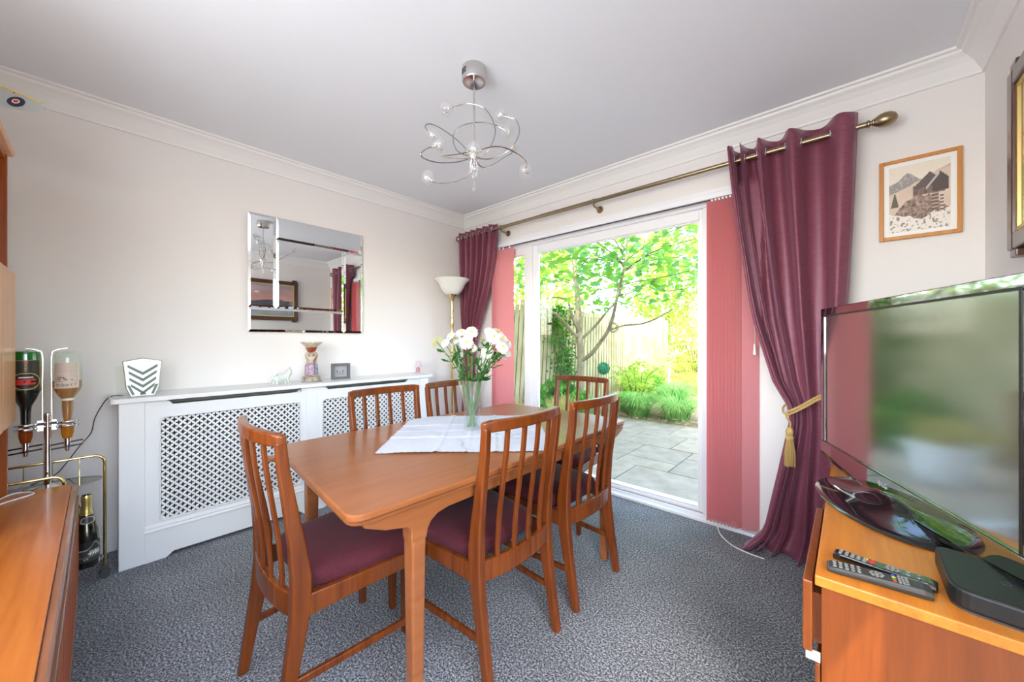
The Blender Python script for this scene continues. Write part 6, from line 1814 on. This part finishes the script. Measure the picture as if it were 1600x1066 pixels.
def lab_pale(u, v):
    g = fbm(u * 12, v * 12, 4)
    c = (0.60, 0.50, 0.42)
    e = ((u - .5) / .44) ** 2 + ((v - .36) / .17) ** 2
    if abs(e - 1) < .06: c = (0.42, 0.36, 0.30)
    if e < .8 and ((u - .28) / .22) ** 2 + ((v - .36) / .10) ** 2 < 1 and g > -.12: c = (0.14, 0.12, 0.10)
    if e < .8 and abs(v - .33) < .02 and .45 < u < .75 and g > 0: c = (0.16, 0.14, 0.12)
    arc = .115 + .09 * (u - .5) ** 2 * 4 * .6
    if .12 < u < .88 and abs(v - arc) < .045 and int((u + v * .15) * 44) % 2 == 0 and g > -.3: c = (0.10, 0.08, 0.07)
    if v > .62 and int(v * 50) % 4 == 0: c = (0.46, 0.38, 0.32)
    if u > .93: c = (0.70, 0.62, 0.50)
    return c
b1 = thing('liqueur_bottle', 'upturned green bottle with a black and red label on the optic stand', 'bottle', (*B1, 0.79))
sh = [(0.0135, 0.792), (0.0145, 0.84), (0.017, 0.865), (0.030, 0.895), (0.0405, 0.930), (0.0425, 0.955)]
MB().lathe(sh + [(0.0425, 1.030)], (*B1, 0), 32).build('filled_glass', M['darkglass'], b1, smooth=True)
MB().lathe([(0.0425, 1.030), (0.0425, 1.082), (0.039, 1.096), (0.030, 1.098), (0.001, 1.090)], (*B1, 0), 32).build('empty_glass', M['greenglass'], b1, smooth=True)
curved_label('label', B1, 0.0432, 0.935, 1.060, rad(5), rad(62), lab_dark, b1)
b2 = thing('whisky_bottle', 'upturned clear whisky bottle with a cream sketch label on the optic stand', 'bottle', (*B2, 0.79))
MB().lathe([(0.0135, 0.792), (0.016, 0.82), (0.0175, 0.85), (0.0185, 0.885), (0.030, 0.902), (0.0405, 0.925), (0.0435, 0.94), (0.0435, 1.06), (0.041, 1.078), (0.035, 1.088), (0.030, 1.092), (0.001, 1.082)], (*B2, 0), 32, wob=lambda a, z: 1 + (0.02 * math.cos(a * 22) if 0.89 < z < 0.935 else 0)).build('glass', M['clearbottle'], b2, smooth=True)
MB().lathe([(0.001, 0.793), (0.0115, 0.794), (0.014, 0.82), (0.0155, 0.85), (0.0165, 0.885), (0.028, 0.904), (0.038, 0.926), (0.041, 0.945), (0.041, 0.965), (0.001, 0.966)], (*B2, 0), 28).build('whisky', M['whisky'], b2, smooth=True)
curved_label('label', B2, 0.0440, 0.934, 1.045, rad(-2), rad(52), lab_pale, b2)
MB().lathe([(0.0195, 0.878), (0.0195, 0.888)], (*B2, 0), 24).build('neck_band', M['offwhite'], b2, smooth=True)

CBX, CBY = -2.520, -0.036
ch = thing('champagne_bottle', 'dark sparkling wine bottle with gold foil neck on the lower trolley shelf', 'bottle', (CBX, CBY, 0.1405))
zz = 0.1405
MB().lathe([(0.001, 0), (0.038, 0.001), (0.041, 0.008), (0.041, 0.13), (0.037, 0.16), (0.027, 0.20), (0.018, 0.235), (0.0155, 0.255)], (CBX, CBY, zz), 36).build('glass', M['darkglass'], ch, smooth=True)
MB().lathe([(0.0205, 0.224), (0.0172, 0.25), (0.0155, 0.275), (0.0165, 0.283), (0.0175, 0.290), (0.0165, 0.298), (0.0175, 0.306), (0.0155, 0.312)], (CBX, CBY, zz), 24).build('foil', M['foil'], ch, smooth=True)
MB().lathe([(0.0158, 0.310), (0.0145, 0.316), (0.001, 0.317)], (CBX, CBY, zz), 20).build('cap', M['black'], ch, smooth=True)
def lab_ch(u, v):
    top_ = .62 + .34 * math.exp(-((u - .72) / .18) ** 2)
    c = (0.03, 0.03, 0.03)
    if v > top_: return (0.006, 0.008, 0.007)
    if v > top_ - .05 or abs(v - .24) < .015: c = (0.36, 0.33, 0.26)
    if abs(v - .50) < .05 and .52 < u < .92 and int(u * 44) % 2: c = (0.62, 0.62, 0.6)
    if abs(v - .38) < .08 and .45 < u < .95 and int((u - v * .2) * 30) % 3: c = (0.72, 0.72, 0.7)
    if abs(v - .15) < .025 and .25 < u < .5 and int(u * 60) % 2: c = (0.6, 0.6, 0.58)
    return c
curved_label('label', (CBX, CBY), 0.0416, zz + 0.028, zz + 0.115, rad(12), rad(62), lab_ch, ch)
def lab_neck(u, v):
    e = ((u - .5) / .5) ** 2 + ((v - .5) / .5) ** 2
    return (0.03, 0.03, 0.035) if e < .7 else ((0.6, 0.5, 0.3) if e < 1 else (0.02, 0.02, 0.02))
def bndn(u, v):
    a = rad(10) + (u - .5) * rad(110); z = lerp(0.192, 0.222, v); r_ = lerp(0.0300, 0.0225, v)
    return Vector((CBX + r_ * math.cos(a), CBY + r_ * math.sin(a), zz + z))
paint_grid('neck_label', (0, 0, 0), (0, 0, 0), (0, 0, 0), 24, 16, lab_neck, M['pic'], ch, bend=bndn)
d2 = thing('wine_bottle', 'plain dark wine bottle lying low behind the sparkling wine bottle on the trolley', 'bottle', (-2.60, -0.075, 0.1405))
d2['label'] = 'plain dark bottle standing behind the gold-necked bottle on the lower trolley shelf'
MB().lathe([(0.001, 0), (0.036, 0.001), (0.038, 0.008), (0.038, 0.20), (0.034, 0.225), (0.016, 0.25), (0.0145, 0.29), (0.001, 0.291)], (-2.60, -0.075, zz), 32).build('glass', M['darkglass'], d2, smooth=True)

# ------------------------------------------------------------------ model aeroplane hanging by the ceiling
pl = thing('model_aeroplane', 'model propeller fighter aeroplane hanging at the top left, wing tip with roundel in view', 'model aeroplane', (-2.42, -0.33, 2.05))
tip = Vector((-2.289, -0.141, 2.026)); root = Vector((-2.415, -0.345, 2.082))
ax = (root - tip).normalized()
chd = Vector((-0.30, 0.22, 0.93)); chd = (chd - ax * chd.dot(ax)).normalized()
wn_ = ax.cross(chd).normalized()
if wn_.dot(Vector((1, 0, -0.6))) < 0: wn_ = -wn_
Lw = (root - tip).length
def wing(name, o0, a0, sgn=1):
    m = MB(); secs = []
    for k in range(14):
        t = k / 13; ln = t * Lw * 1.02
        c_ = 0.092 * math.sqrt(max(0.0, 1 - (1 - t) ** 2)) ** 0.9 + 0.004
        le = o0 + a0 * ln + chd * (0.006 + 0.42 * c_); te = o0 + a0 * ln - chd * (0.58 * c_)
        th = 0.0045 * (0.3 + 0.7 * t)
        mid = (le * 0.6 + te * 0.4)
        secs.append([tuple(le), tuple(mid + wn_ * th), tuple(te), tuple(mid - wn_ * th)])
    m.loft(secs)
    return m.build(name, M['wing'], pl, smooth=True)
wing('wing', tip, ax)
edge = []
for k in range(1, 12):
    t = k / 13; c_ = 0.092 * math.sqrt(1 - (1 - t) ** 2) ** 0.9 + 0.004
    edge.append(tip + ax * t * Lw * 1.02 + chd * (0.0055 + 0.42 * c_))
MB().tube(edge, 0.0026, 6).build('leading_edge', M['yellow'], pl, smooth=True)
fc = root + ax * 0.03
wing('wing', fc + ax * (0.03 + Lw) , -ax)
rc_ = tip + ax * (Lw * 0.31) - chd * 0.006 + chd * 0.0
side = wn_
for nm, r0, mt, h in (('roundel_ring', 0.0235, 'navy', 0.0048), ('roundel_white', 0.0105, 'offwhite', 0.0054), ('roundel_centre', 0.0076, 'red', 0.0060)):
    m = MB()
    for sg in (1, -1):
        pts = [(r0 * math.cos(k * math.pi / 14), r0 * math.sin(k * math.pi / 14)) for k in range(28)]
        m.prism(pts, sg * (h - 0.0014), sg * h, lambda u, v, w_: tuple(rc_ + ax * u + chd * v + side * w_))
    m.build(nm, M[mt], pl)
for t in (0.62, 0.42):
    c_ = 0.092 * math.sqrt(1 - (1 - t) ** 2) ** 0.9; q = tip + ax * (t * Lw) + chd * (0.42 * c_ + 0.001)
    MB().sphere(q, 0.0032, 8, 6).build('gun_port', M['red'], pl)
fus = MB(); secs = []
for t, r_ in ((-0.11, 0.004), (-0.10, 0.012), (-0.085, 0.017), (-0.04, 0.021), (0.02, 0.022), (0.09, 0.015), (0.17, 0.006)):
    c_ = fc - chd * t
    secs.append([tuple(c_ + (ax * math.cos(k * math.pi / 8) + wn_ * math.sin(k * math.pi / 8)) * r_) for k in range(16)])
fus.loft(secs).build('fuselage', M['camo'], pl, smooth=True)
for k in range(3):
    w_ = k * 2.094 + 0.5; d = ax * math.cos(w_) + wn_ * math.sin(w_); e = d.cross(chd)
    q = fc + chd * 0.104
    m = MB(); m.prism([(0.004, -0.003), (0.03, -0.005), (0.055, -0.003), (0.06, 0), (0.055, 0.003), (0.03, 0.004), (0.004, 0.003)], -0.0008, 0.0008, lambda u, v, h: tuple(q + d * u + e * v + chd * h))
    m.build('propeller_blade', M['black'], pl)
q = fc - chd * 0.155
MB().prism([(-0.045, -0.008), (0.045, -0.008), (0.03, 0.014), (-0.03, 0.014)], -0.001, 0.001, lambda u, v, h: tuple(q + ax * u + chd * v + wn_ * h)).build('tailplane', M['camo'], pl)
MB().prism([(-0.01, 0), (0.02, 0), (0.0, 0.032), (-0.012, 0.028)], -0.001, 0.001, lambda u, v, h: tuple(q + chd * u - wn_ * v + ax * h)).build('tail_fin', M['camo'], pl)
MB().tube([tuple(fc), (fc.x, fc.y, 2.399)], 0.0006, 4).build('thread', M['cable'], pl)
